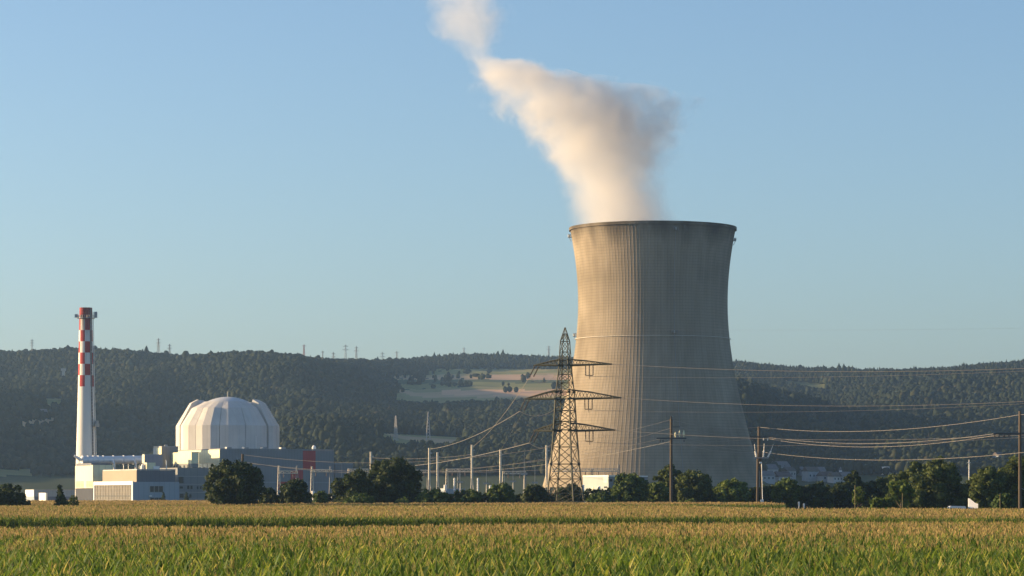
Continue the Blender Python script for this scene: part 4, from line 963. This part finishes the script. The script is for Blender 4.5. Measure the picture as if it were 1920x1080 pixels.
# ------------------------------------------------------------------ lattice pylon
M_PYL = mat('pylon_steel', (.05, .052, .036), rough=.7, var=.2, scale=.5)
M_INS = mat('insulator_glass', (.07, .06, .05), rough=.3)
PD = 700.0; PX = 1059.5; PGZ = gz(PD)
ARM_A = math.radians(-22); AX = Vector((math.cos(ARM_A), math.sin(ARM_A), 0))
ARMS = []
def pylon():
    root = thing('transmission_pylon', 'dark lattice transmission pylon with three cross-arms before the cooling tower', 'pylon', (wx(PX, PD), PD, PGZ))
    s = PD / F; Z = lambda y: wz(y, PD) - PGZ
    lev = [(948, 4.85), (925, 4.4), (898, 3.95), (870, 3.5), (838, 3.2), (806, 2.85), (790, 2.74), (770, 2.58), (748, 2.4), (735, 2.28), (718, 2.0), (702, 1.76), (685, 1.56), (676, 1.5), (660, 1.38), (640, 1.2), (626, .60), (614, .07)]
    ca = [ARM_A + math.radians(45 + 90 * k) for k in range(4)]
    cor = lambda k, i: Vector((lev[i][1] * math.cos(ca[k]), lev[i][1] * math.sin(ca[k]), Z(lev[i][0])))
    for k in range(4):
        mb = MB()
        for i in range(len(lev) - 1): mb.tube(cor(k, i), cor(k, i + 1), .19 if i < 8 else (.14 if i < 13 else .09), n=4)
        for i in (3, 5, 8, 9, 12): c = cor(k, i); mb.box(c.x - .3, c.x + .3, c.y - .3, c.y + .3, c.z - .22, c.z + .22)
        mb.build('leg', M_PYL, root)
    mb = MB()
    for k in range(4):
        for i in range(len(lev) - 2):
            a, b, c, d = cor(k, i), cor((k + 1) % 4, i), cor(k, i + 1), cor((k + 1) % 4, i + 1); r = .085 if i < 8 else .065
            mb.tube(a, d, r, n=4); mb.tube(b, c, r, n=4); mb.tube(c, d, r, n=4)
            if i == 0: mb.tube(a + Vector((0, 0, .9)), b + Vector((0, 0, .9)), .12, n=4); mb.tube((a + b) / 2 + Vector((0, 0, .9)), a, .09, n=4); mb.tube((a + b) / 2 + Vector((0, 0, .9)), b, .09, n=4)
    mb.build('bracing', M_PYL, root)
    PE = Vector((-AX.y, AX.x, 0))
    for (y, yu, pl, prr, wb) in ((685, 674, 1001, 1146, 1.15), (748, 731, 983, 1163, 1.7), (808, 793, 1001, 1152, 2.0)):
        for sgn, px in ((-1, pl), (1, prr)):
            L = abs(px - PX) * s / math.cos(ARM_A); z = Z(y); zu = Z(yu); mb = MB()
            tip = AX * (sgn * L) + Vector((0, 0, z + .1)); n = 7
            prev = None
            for side in (-1, 1):
                mb.tube(AX * (sgn * wb * .75) + PE * (side * wb) + Vector((0, 0, z)), tip + PE * side * .2, .21, .15, 4)
                p0 = AX * (sgn * wb * .75) + PE * (side * wb * .95) + Vector((0, 0, zu)); p1 = AX * (sgn * L * .45) + PE * (side * wb * .5) + Vector((0, 0, z + (zu - z) * .72)); mb.tube(p0, p1, .15, n=4); mb.tube(p1, tip + PE * side * .2, .13, n=4)
                for i in range(n):
                    u = (i + .3) / n; u2 = (i + .8) / n
                    lo = lambda t: (AX * (sgn * wb * .75) + PE * (side * wb) + Vector((0, 0, z))).lerp(tip + PE * side * .2, t)
                    def hi(t):
                        xq = wb * .75 + (L - wb * .75) * t; tt = (xq - wb * .75) / (L * .45 - wb * .75)
                        return p0.lerp(p1, tt) if tt < 1 else p1.lerp(tip + PE * side * .2, (xq - L * .45) / (L * .55))
                    mb.tube(lo(u), hi(u2), .06, n=4); mb.tube(hi(u2), lo(min(1, (i + 1.3) / n)), .06, n=4)
            for i in range(n):
                u = i / n; a = (AX * (sgn * wb * .75) + PE * wb + Vector((0, 0, z))).lerp(tip, u); b = (AX * (sgn * wb * .75) - PE * wb + Vector((0, 0, z))).lerp(tip, u + 1 / n); mb.tube(a, b, .06, n=4)
            mb.build('cross_arm', M_PYL, root)
            ARMS.append((y, sgn, root.location + tip, L, z))
            m2 = MB()
            if sgn > 0:
                c = AX * (sgn * (5.9 if y != 748 else 5.7)) + Vector((0, 0, z)); 
                for q in (-.9, 0, .9):
                    for k in range(6): m2.tube(c + AX * q + Vector((0, 0, -.2 - k * .36)), c + AX * q + Vector((0, 0, -.42 - k * .36)), .15, n=6)
                    m2.tube(c + AX * q, c + AX * q + Vector((0, 0, -2.4)), .06, n=4)
                m2.tube(c + AX * -.9 + Vector((0, 0, -2.4)), c + AX * .9 + Vector((0, 0, -2.4)), .09, n=4); m2.tube(c + Vector((0, 0, -2.4)), c + Vector((.1, 0, -3.2)), .06, n=4)
            else:
                for q in (-.45, .45):
                    a = tip + Vector((.8 + q, q, 0)); b = a + Vector((-1.5, -1, -2.6)) + Vector((.2, 0, 0))
                    for k in range(8): m2.tube(a.lerp(b, (k + .2) / 8), a.lerp(b, (k + .8) / 8), .16, n=6)
                    m2.tube(a, b, .06, n=4)
            m2.build('insulator_string', M_INS, root)
    return root
PYL = pylon()

# ------------------------------------------------------------------ wooden poles and cables
M_WOOD = mat('pole_wood', (.10, .078, .058), rough=.9, var=.25, scale=1.2, stretch=(1, 1, .1))
M_CABLE = mat('aluminium_cable', (.34, .31, .27), rough=.5, var=.05, metal=.3)
def pole_insul(root, p, r=.16, h=.55, m=None):
    MB().lathe([(r * .5, 0), (r, h * .2), (r * .6, h * .4), (r, h * .6), (r * .5, h)], 8).build('insulator', m or M_INS, root).location = p
def cable(label, pts3, r=.06, sag=0.0, n=28, grp='cables'):
    a, b = Vector(pts3[0]), Vector(pts3[-1]); pts = []
    for i in range(n + 1): u = i / n; p = a.lerp(b, u); p.z -= sag * 4 * u * (1 - u); pts.append(p - a)
    o = MB().path(pts, r * .66, 4).build('power_cable', M_CABLE); o.location = a
    tag(o, label, 'cable', grp)
D1p = 700.0; D3p = 560.0
def pole1():
    d = D1p; g = gz(d); s = d / F; root = thing('utility_pole', 'single dark wooden pole before the shaded side of the cooling tower', 'pole', (wx(1258.5, d), d, g)); Z = lambda y: wz(y, d) - g
    MB().tube((0, 0, -.5), (0, 0, Z(785)), .36, .28, 12).build('post', M_WOOD, root)
    MB().box(-3.3, 3.5, -.45, -.62 + .02, Z(822) - .15, Z(822) + .15, rz=-.1).build('cross_arm', M_DARK, root)
    MB().box(.3, 2.0, -.1, .1, Z(800.5) - .09, Z(800.5) + .09).build('stub_arm', M_DARK, root)
    for x in (-2.6, -1.9, 2.9): pole_insul(root, (x, -.55, Z(824) - .6))
    for x, k in ((1.05, .7), (2.0, 1.0), (2.95, 1.0)):
        MB().lathe([(.16, 0), (.13, .3), (.30, .45), (.16, 1.3 * k), (.05, 1.7 * k)], 10).build('surge_arrester', M_CREAM, root).location = (x - .1, -.55, Z(820.5) + .1)
    MB().lathe([(.12, 0), (.2, .3), (.08, .6)], 8).build('top_insulator', M_INS, root).location = (0, 0, Z(785))
pole1()
def pole2():
    d = D1p; g = gz(d); s = d / F; root = thing('utility_pole', 'brown wooden pole splitting into two legs with switchgear halfway', 'pole', (wx(1423.5, d), d, g)); Z = lambda y: wz(y, d) - g
    MB().tube((0, 0, Z(862)), (-.05, 0, Z(800)), .38, .30, 12).build('post', M_WOOD, root)
    for a, b in ((-3.6 * s, -.28), (4.6 * s, .3)): MB().tube((a, 0, -.5), (b, 0, Z(850)), .30, .28, 10).build('leg', M_WOOD, root)
    MB().box(-2.2, 2.5, -.62, -.47, Z(819) - .13, Z(819) + .13).build('cross_arm', M_DARK, root)
    for x in (-2.0, -1.5, .95, 1.9): pole_insul(root, (x, -.55, Z(821) - .6), m=M_INS if x < 0 else M_WHITE)
    for (x, y0, y1, lean) in ((-.7, 857, 846, -.25), (.9, 857, 845, .1), (1.9, 857, 846, .7)):
        b = MB(); b.tube((x, -.6, Z(y0)), (x + lean, -.6, Z(y1)), .17, .13, 8); 
        for k in range(4): p = Vector((x, -.6, Z(y0))).lerp(Vector((x + lean, -.6, Z(y1))), (k + .5) / 4); b.tube(p - Vector((0, 0, .07)), p + Vector((0, 0, .07)), .26, n=8)
        b.tube((x + lean, -.6, Z(y1)), (x + lean * 1.8, -.6, Z(y1) + 1.6), .05, n=4); b.build('switch_insulator', M_WHITE, root)
    MB().box(-1.2, 2.2, -.7, -.45, Z(858.5) - .12, Z(858.5) + .12).build('switch_frame', M_STEEL, root)
    b = MB(); b.tube((.5, -.45, Z(866)), (.75, -.45, Z(942)), .09, n=6); b.build('cable_riser', M_WHITE, root)
    MB().box(.05, .55, -.75, -.4, Z(869), Z(866)).build('riser_cap', M_WHITE, root)
pole2()
r = thing('switch_cabinet', 'small white cabinet at the foot of the twin-legged pole', 'cabinet', (wx(1429, 694), 694, gz(694)))
MB().box(-.35, .35, -.25, .25, 0, wz(936.5, 694) - gz(694)).build('body', M_WHITE, r); MB().box(-.3, .3, -.29, -.251, .3, wz(937, 694) - gz(694) - .1).build('door', mat('cabinet_door', (.7, .72, .74)), r)
def pole3():
    d = D3p; g = gz(d); root = thing('utility_pole', 'wooden pole with long cross-arm at the right edge of the photo', 'pole', (wx(1912.5, d), d, g)); Z = lambda y: wz(y, d) - g
    MB().tube((0, 0, -.5), (0, 0, Z(771)), .32, .26, 12).build('post', M_WOOD, root)
    MB().box(-5.0, 4.0, -.58, -.42, Z(813.5) - .16, Z(813.5) + .16, rz=.03).build('cross_arm', M_DARK, root)
    for x in (-4.7, -3.9, -3.0, -2.1): pole_insul(root, (x, -.5, Z(815) - .55))
    MB().box(-.1, 1.2, -.1, .1, Z(778) - .08, Z(778) + .08).build('stub_arm', M_DARK, root)
    MB().tube((.2, 0, Z(915)), (6, 3, Z(945)), .05).build('guy_wire', M_CABLE, root)
pole3()
G1 = 'cables strung between the wooden poles'
cable('top cable from the single dark pole to the twin-legged pole', (P(1260, 787, D1p), P(1423, 801, D1p)), .055, .9, grp=G1)
cable('cable from the stub arm of the single dark pole to the twin-legged pole', (P(1276, 801, D1p), P(1408, 819, D1p)), .055, .5, grp=G1)
cable('left cross-arm cable between the single and the twin-legged pole', (P(1237, 821, D1p), P(1408, 820, D1p)), .055, .3, grp=G1)
cable('right cross-arm cable between the single and the twin-legged pole', (P(1287, 824, D1p - 2), P(1405, 823, D1p - 2)), .055, .5, grp=G1)
cable('upper of two low cables reaching the switchgear of the twin-legged pole', (P(1286, 824, D1p - 1), P(1417, 846, D1p - 1)), .055, .5, grp=G1)
cable('lower of two low cables reaching the switchgear of the twin-legged pole', (P(1262, 828, D1p), P(1419, 848.5, D1p)), .055, .8, grp=G1)
cable('top cable from the twin-legged pole to the right edge pole', (P(1424, 801, D1p), P(1912, 777.5, D3p)), .055, 1.9, grp=G1)
cable('upper cross-arm cable from the twin-legged pole to the right edge pole', (P(1440, 820, D1p), P(1866, 813, D3p)), .055, 1.6, grp=G1)
cable('lower cross-arm cable from the twin-legged pole to the right edge pole', (P(1436, 822, D1p), P(1873, 815, D3p)), .055, 2.1, grp=G1)
cable('low cable running right from the switchgear of the twin-legged pole', (P(1432, 848, D1p), P(2050, 832, D3p - 60)), .05, 2.2, grp=G1)
cable('cable leaving the right edge pole past the photo edge', (P(1913, 777.5, D3p), P(2300, 740, 470)), .05, .8, grp=G1)
G2 = 'cables running left from the single dark pole'
r = thing('utility_pole', 'short dark pole top showing above the tall dark tree', 'pole', (wx(455, 760), 760, gz(760)))
MB().tube((0, 0, -.5), (0, 0, wz(851, 760) - gz(760)), .35, .3, 10).build('post', M_WOOD, r); MB().box(-1.2, 1.6, -.5, -.36, 9.6, 9.85).build('cross_arm', M_DARK, r)
cable('highest cable left of the single dark pole', (P(455, 852.5, 760), P(1258, 787, D1p)), .05, 5.2, grp=G2)
cable('second cable left of the single dark pole, from its upper stub', (P(458, 866, 760), P(1257, 803, D1p)), .05, 6.0, grp=G2)
cable('third cable left of the single dark pole, from its cross-arm', (P(462, 868, 760), P(1238, 823, D1p)), .05, 4.4, grp=G2)
cable('lowest cable left of the single dark pole', (P(1257, 828, D1p), P(805, 884, 1120)), .05, 2.2, grp=G2)
G3 = 'high voltage lines of the lattice pylon'
for (y, sgn, tip, L, z) in ARMS:
    nm = {685: 'top', 748: 'middle', 808: 'lowest'}[y]
    if sgn > 0:
        e = {685: (2300, 668), 748: (2300, 722), 808: (2300, 782)}[y]
        cable('high voltage line running right from the %s cross-arm tip' % nm, (tip, P(e[0], e[1], 640)), .085, {685: 2.4, 748: 3.0, 808: 3.4}[y], 40, grp=G3)
        cable('inner high voltage line running right from the %s cross-arm' % nm, (PYL.location + AX * 5.8 + Vector((0, 0, z - 2.6)), P(e[0], e[1] + 6, 655)), .06, {685: 1.6, 748: 2.2, 808: 2.6}[y], 40, grp=G3)
    else:
        e = {685: (886, 838, 1050), 748: (806, 842, 1060), 808: (698, 876, 1080)}[y]
        a = tip + Vector((-1.0, -1, -2.8)); b = P(*e)
        cable('line dropping left from the %s cross-arm to the substation' % nm, (a, b), .085, 1.6, grp=G3)
        cable('slack loop of cable under the %s left cross-arm' % nm, (a, PYL.location + AX * -1.8 + Vector((0, -1, z - 1.8))), .06, 1.6, 14, grp=G3)
cable('thin earth wire running right from the pylon peak', (P(1060, 615, PD), P(2300, 606, 640)), .014, .9, 40, grp=G3)
cable('thin earth wire dropping left from the pylon peak', (P(1060, 615, PD), P(938, 845, 1060)), .018, 1.2, grp=G3)
G4 = 'busbars of the substation'
for k, (a, b, sg, lab) in enumerate(((P(695, 858, 1080), P(885, 852, 1050), .9, 'slack busbar from the short mast to the tallest mast'), (P(805, 856, 1060), P(938, 850, 1060), .7, 'slack busbar from the close pair to the fourth mast'), (P(885, 852, 1050), P(1025, 846, 1070), 1.3, 'slack busbar from the tallest mast to the mast by the pylon'), (P(690, 886, 1120), P(1040, 880, 1090), .6, 'long low busbar across the substation'))):
    cable(lab, (a, b), .08, sg, grp=G4)

# ------------------------------------------------------------------ things at the corn edge on the right
def van():
    d = 545.0; g = gz(d); z1 = wz(948.6, d) - g; root = thing('van', 'white van roof showing above the corn left of the upright white board', 'van', (wx(1789, d), d, g), .05)
    L, W = 3.9, 1.7; h = z1; prof = [(-L * .5, .35), (-L * .5, h * .52), (-L * .36, h * .6), (-L * .24, h * .96), (-L * .16, h), (L * .46, h * .985), (L * .5, h * .9), (L * .5, .35)]
    n = len(prof); vs = [(x, -W / 2, z) for x, z in prof] + [(x, W / 2, z) for x, z in prof]
    MB().add(vs, [tuple(range(n)), tuple(range(2 * n - 1, n - 1, -1))] + [(i, n + i, n + (i + 1) % n, (i + 1) % n) for i in range(n)]).build('body', mat('van_white', (.82, .82, .8), rough=.3, var=.03), root)
    for s in (-1, 1):
        MB().box(-L * .22, -L * .02, s * (W / 2 + .012) - .01, s * (W / 2 + .012) + .01, h * .58, h * .84).build('side_window', M_GLASS, root)
        for x in (-L * .32, L * .32): MB().tube((x, s * (W / 2 - .12), .33), (x, s * (W / 2 + .06), .33), .33, n=18).build('wheel', mat('tyre', (.02, .02, .02)), root)
    a = Vector((-L * .36 - .02, 0, h * .6 + .03)); b = Vector((-L * .24 - .02, 0, h * .96 - .02)); MB().add([(a.x, -W * .42, a.z), (a.x, W * .42, a.z), (b.x, W * .42, b.z), (b.x, -W * .42, b.z)], [(0, 1, 2, 3)]).build('windscreen', M_GLASS, root)
van()
def panel():
    d = 545.0; g = gz(d); root = thing('upright_board', 'tall white upright board with a sloping top edge above the corn', 'board', (wx(1815.5, d), d, g)); s = d / F; Z = lambda y: wz(y, d) - g
    pr = [(0, .4), (17 * s, .4), (17 * s, Z(944.5)), (12 * s, Z(943)), (2 * s, Z(934.5)), (0, Z(934.5))]; n = len(pr)
    vs = [(x, -.06, z) for x, z in pr] + [(x, .06, z) for x, z in pr]
    rt = .75
    vs = [(x * 1.0 - y * .2, y + x * -.45, z) for x, y, z in vs]
    MB().add(vs, [tuple(range(n)), tuple(range(2 * n - 1, n - 1, -1))] + [(i, n + i, n + (i + 1) % n, (i + 1) % n) for i in range(n)]).build('board', mat('board_white', (.86, .86, .86), rough=.4, var=.02), root)
    for x in (.15, 17 * s - .15): MB().tube((x, x * -.45 + .12, -.3), (x, x * -.45 + .12, Z(945)), .05).build('post', M_STEEL, root)
panel()
for (px, yt, lab) in ((1498, 940.5, 'left of two short white marker posts at the corn gap'), (1507.5, 944, 'right, lower of two short white marker posts at the corn gap')):
    d = 600.0; root = thing('marker_post', lab, 'post', (wx(px, d), d, gz(d)), 0, 'marker posts at the corn gap'); h = wz(yt, d) - gz(d)
    MB().tube((0, 0, -.2), (0, 0, h - .5), .07).build('stake', M_STEEL, root); MB().box(-.16, .16, -.05, .05, h - .9, h).build('marker_plate', M_WHITE, root)
for (px, yt, d, lab) in ((1606, 910, 556, 'thin wooden stake beside the young staked tree'), (1695, 925, 556, 'thin stake beside the small bright tree'), (1878, 926, 575, 'short stake left of the right edge pole')):
    root = thing('tree_stake', lab, 'stake', (wx(px - 3, d), d, gz(d))); h = wz(yt, d) - gz(d); MB().tube((0, 0, -.3), (0, 0, h), .06, .05).build('stake', mat('stake_wood', (.26, .22, .10)), root); MB().tube((-.12, 0, h * .8), (.3, 0, h * .8), .03).build('tie', M_DARK, root)

# ------------------------------------------------------------------ village and masts on the hills
def hill_point(px, py):
    """first point of the hillside that shows at this photo position"""
    t = np.linspace(0, 5.2, 900); x, y, z, _ = hill(np.full(900, float(px)), t); q = pix_y(y, z); k = np.argmax(q <= py); k = k if q[k] <= py else 899
    return Vector((float(x[k]), float(y[k]), float(z[k])))
M_ROOFS = [mat('roof_brown', (.10, .085, .075)), mat('roof_grey', (.14, .14, .15)), mat('roof_red', (.10, .075, .07))]
M_PLASTER = mat('house_plaster', (.42, .42, .42), var=.1); M_PLB = mat('pale_plaster', (.34, .37, .40), var=.1)  # hill shade over the village is put into these dim plaster tones
def house(px, py, w, h, label, rz=.4, roof=0, m=None, group='village houses at the foot of the hill', pt=None, dep=.8):
    p = pt or hill_point(px, py); root = thing('house', label, 'house', p, rz, group); D = w * dep
    MB().box(-w / 2, w / 2, -D / 2, D / 2, -2, h).build('wall', m or M_PLASTER, root)
    e = .5; MB().add([(-w / 2 - e, -D / 2 - e, h - .1), (w / 2 + e, -D / 2 - e, h - .1), (w / 2 + e, D / 2 + e, h - .1), (-w / 2 - e, D / 2 + e, h - .1), (-w / 2 - e, 0, h + D * .42), (w / 2 + e, 0, h + D * .42)], [(0, 1, 5, 4), (2, 3, 4, 5), (1, 2, 5), (3, 0, 4), (3, 2, 1, 0)]).build('roof', M_ROOFS[roof], root)
    for k in range(max(2, int(w / 3))):
        x = -w / 2 + w * (k + .5) / max(2, int(w / 3)); MB().box(x - .5, x + .5, -D / 2 - .06, -D / 2 + .05, h * .45, h * .45 + 1.4).build('window', M_GLASS, root)
for i, (px, py, w, h, rf, lab) in enumerate((
    (1441, 893, 11, 5, 1, 'pale house right behind the twin-legged pole'), (1462, 891, 12, 6, 1, 'pale house second right of the twin-legged pole'), (1478, 896, 9, 5, 0, 'small house among the village, third right of the twin-legged pole'),
    (1436, 904, 10, 4.5, 1, 'low pale house just above the dark shrub by the twin-legged pole'), (1466, 906, 11, 4.5, 2, 'low house above the dark round tree'), (1520, 902, 10, 7, 0, 'white gabled house above the middle of the right hand row'),
    (1534, 896, 9, 5, 1, 'pale house right of the white gabled house'), (1548, 903, 10, 4, 2, 'low house left of the thin white tower'), (1566, 905, 9, 4.5, 0, 'small house below the thin white tower'), (1506, 892, 8, 4, 1, 'small distant house left of the white gabled house'),
    (1588, 905, 10, 4.5, 1, 'low pale house just left of the upright dark tree'), (77, 783, 10, 5, 1, 'single white house on the left hillside meadow'), (205, 800, 9, 3.5, 2, 'small house on the hillside right of the chimney'), (1873, 868, 8, 7, 0, 'bright white house above the trees at the far right'))):
    pt = None
    if px == 1873: pt = hill_point(1873, 872)
    house(px, py, w, h, lab, R.uniform(.2, .8), rf, M_PLB if i % 2 else M_PLASTER, pt=pt)
p = hill_point(1672, 889); r = thing('white_hall', 'large white hall with sloped roof left of the huge round tree crown', 'building', p, .35)
MB().add([(-5.5, -5, -1), (6, -5, -1), (6, 6, -1), (-5.5, 6, -1), (-5.5, -5, 5.2), (1.5, -5, 5.0), (6, -5, 2.6), (-5.5, 6, 5.2), (1.5, 6, 5.0), (6, 6, 2.6)], [(0, 1, 6, 5, 4), (2, 3, 7, 8, 9), (3, 0, 4, 7), (1, 2, 9, 6)]).build('wall', M_WHITE, r)
MB().add([(-5.7, -5.2, 5.25), (1.5, -5.2, 5.05), (6.2, -5.2, 2.65), (-5.7, 6.2, 5.25), (1.5, 6.2, 5.05), (6.2, 6.2, 2.65), (-5.7, -5.2, 5.5), (1.5, -5.2, 5.3), (6.2, -5.2, 2.9), (-5.7, 6.2, 5.5), (1.5, 6.2, 5.3), (6.2, 6.2, 2.9)], [(0, 3, 4, 1), (1, 4, 5, 2), (6, 7, 10, 9), (7, 8, 11, 10), (0, 1, 7, 6), (1, 2, 8, 7), (3, 9, 10, 4), (4, 10, 11, 5), (0, 6, 9, 3), (2, 5, 11, 8)]).build('roof', mat('pale_roof', (.5, .54, .58)), r)
MB().box(-4.5, -2, -5.08, -5.01, 2.4, 4.2).build('window', M_GREENGLASS, r)
p = hill_point(1576, 903); r = thing('church_spire', 'thin white tower among the village houses', 'tower', p); MB().box(-1, 1, -1, 1, -1, 8).build('shaft', M_WHITE, r); MB().add([(-1.2, -1.2, 8), (1.2, -1.2, 8), (1.2, 1.2, 8), (-1.2, 1.2, 8), (0, 0, 11)], [(0, 1, 4), (1, 2, 4), (2, 3, 4), (3, 0, 4), (3, 2, 1, 0)]).build('roof', M_ROOFS[1], r)
p = hill_point(1817, 905); r = thing('pale_mast', 'faint pale mast between the huge round tree and the brownish tree', 'mast', p); MB().tube((0, 0, -1), (0, 0, 16), .5, .3).build('shaft', M_WHITE, r); MB().tube((-1.2, 0, 14), (1.2, 0, 14), .2).build('cross_arm', M_WHITE, r)

M_FAR = mat('far_steel', (.22, .23, .24), var=.05, rough=.6)
def far_pylon(px, ytop, ybase, label, m=M_FAR, arms=3, t=None, d=None):
    if t is not None: x, y, z, _ = hill(np.array([float(px)]), np.array([float(t)])); p = Vector((float(x[0]), float(y[0]), float(z[0])))
    else: p = hill_point(px, ybase)
    root = thing('distant_pylon', label, 'pylon', p, R.uniform(-.4, .4), 'small pylons and masts on the hills'); h = wz(ytop, p.y) - p.z; b = max(1.2, h * .075); mb = MB()
    for sx, sy in ((-1, -1), (1, -1), (1, 1), (-1, 1)): mb.tube((sx * b, sy * b, -2), (sx * .25, sy * .25, h), .26, .16, 4)
    k = 9
    for i in range(k):
        a, c = i / k, (i + 1) / k; ba, bc = b + (.25 - b) * a, b + (.25 - b) * c
        for sy in (-1, 1): mb.tube((-ba, sy * ba, h * a), (bc, sy * bc, h * c), .13, n=4); mb.tube((ba, sy * ba, h * a), (-bc, sy * bc, h * c), .13, n=4)
    mb.build('lattice', m, root); m2 = MB()
    for i in range(arms):
        z = h * (.92 - .14 * i); w = h * (.10 + .03 * (i == 1)); m2.tube((-w, 0, z), (w, 0, z), .22, n=4); m2.tube((-w, 0, z), (0, 0, z + h * .05), .14, n=4); m2.tube((w, 0, z), (0, 0, z + h * .05), .14, n=4)
    if arms: m2.build('cross_arm', m, root)
for a in ((60, 636, 0, 'tiny pylon on the ridge left of the chimney', M_FAR, 3, 4.95), (297, 634, 0, 'taller tiny pylon on the ridge right of the chimney', M_FAR, 3, 4.95), (318, 645, 0, 'smaller tiny pylon just right of the taller ridge pylon', M_FAR, 2, 5.2), (570, 646, 0, 'thin reddish mast on the ridge above the turbine hall', mat('mast_red', (.30, .12, .12)), 1, 4.95),
          (605, 658, 0, 'stout pale mast on the ridge right of the reddish mast', M_FAR, 1, 4.7), (648, 646, 0, 'left of two similar far pylons beyond the ridge', M_FAR, 2, 5.3), (668, 649, 0, 'right of two similar far pylons beyond the ridge', M_FAR, 2, 5.3), (625, 660, 0, 'barely visible far pylon left of the two similar ones', M_FAR, 2, 5.6), (717, 660, 0, 'faint far pylon over the wooded saddle, left one', M_FAR, 2, 5.6), (744, 658, 0, 'faint far pylon over the wooded saddle, right one', M_FAR, 1, 5.6),
          (870, 651, 0, 'tip of a far pylon above the plateau forest', M_FAR, 1, 5.5), (1029, 648, 0, 'far pylon on the plateau just left of the large pylon peak', M_FAR, 2, 5.2), (742, 779, 826, 'pale hillside pylon above the wide dark tree group', mat('far_pale', (.42, .40, .38), var=.05), 0, None), (803, 772, 826, 'pale hillside pylon above the close pair of masts', mat('far_pale', (.42, .40, .38)), 0, None)): far_pylon(*a)
p = hill_point(119, 716); r = thing('lookout_tower', 'tan tower rising from the forest left of the chimney', 'tower', p); h = wz(690, p.y) - p.z
MB().box(-1.6, 1.6, -1.6, 1.6, -2, h * .8).build('shaft', mat('tower_tan', (.5, .45, .38)), r); MB().box(-2.6, 2.6, -2.6, 2.6, h * .8, h * .97).build('cabin', MATS['tower_tan'], r); MB().box(-2.9, 2.9, -2.9, 2.9, h * .97, h).build('roof', M_ROOFS[1], r)

# ------------------------------------------------------------------ air
def haze():
    mb = MB(); mb.box(-4150, 4150, -620, 7450, -2.0, 345.0)
    m = bpy.data.materials.new('haze'); m.use_nodes = True; n = m.node_tree.nodes; n.clear()
    o = n.new('ShaderNodeOutputMaterial'); v = n.new('ShaderNodeVolumePrincipled'); v.inputs['Color'].default_value = (.46, .70, 1.0, 1); v.inputs['Density'].default_value = 5.6e-5; v.inputs['Anisotropy'].default_value = .6
    m.node_tree.links.new(v.outputs[0], o.inputs['Volume']); m.cycles.homogeneous_volume = True
    ob = mb.build('haze', m); tag(ob, 'thin warm evening haze over the valley', 'haze', kind='stuff')
haze()
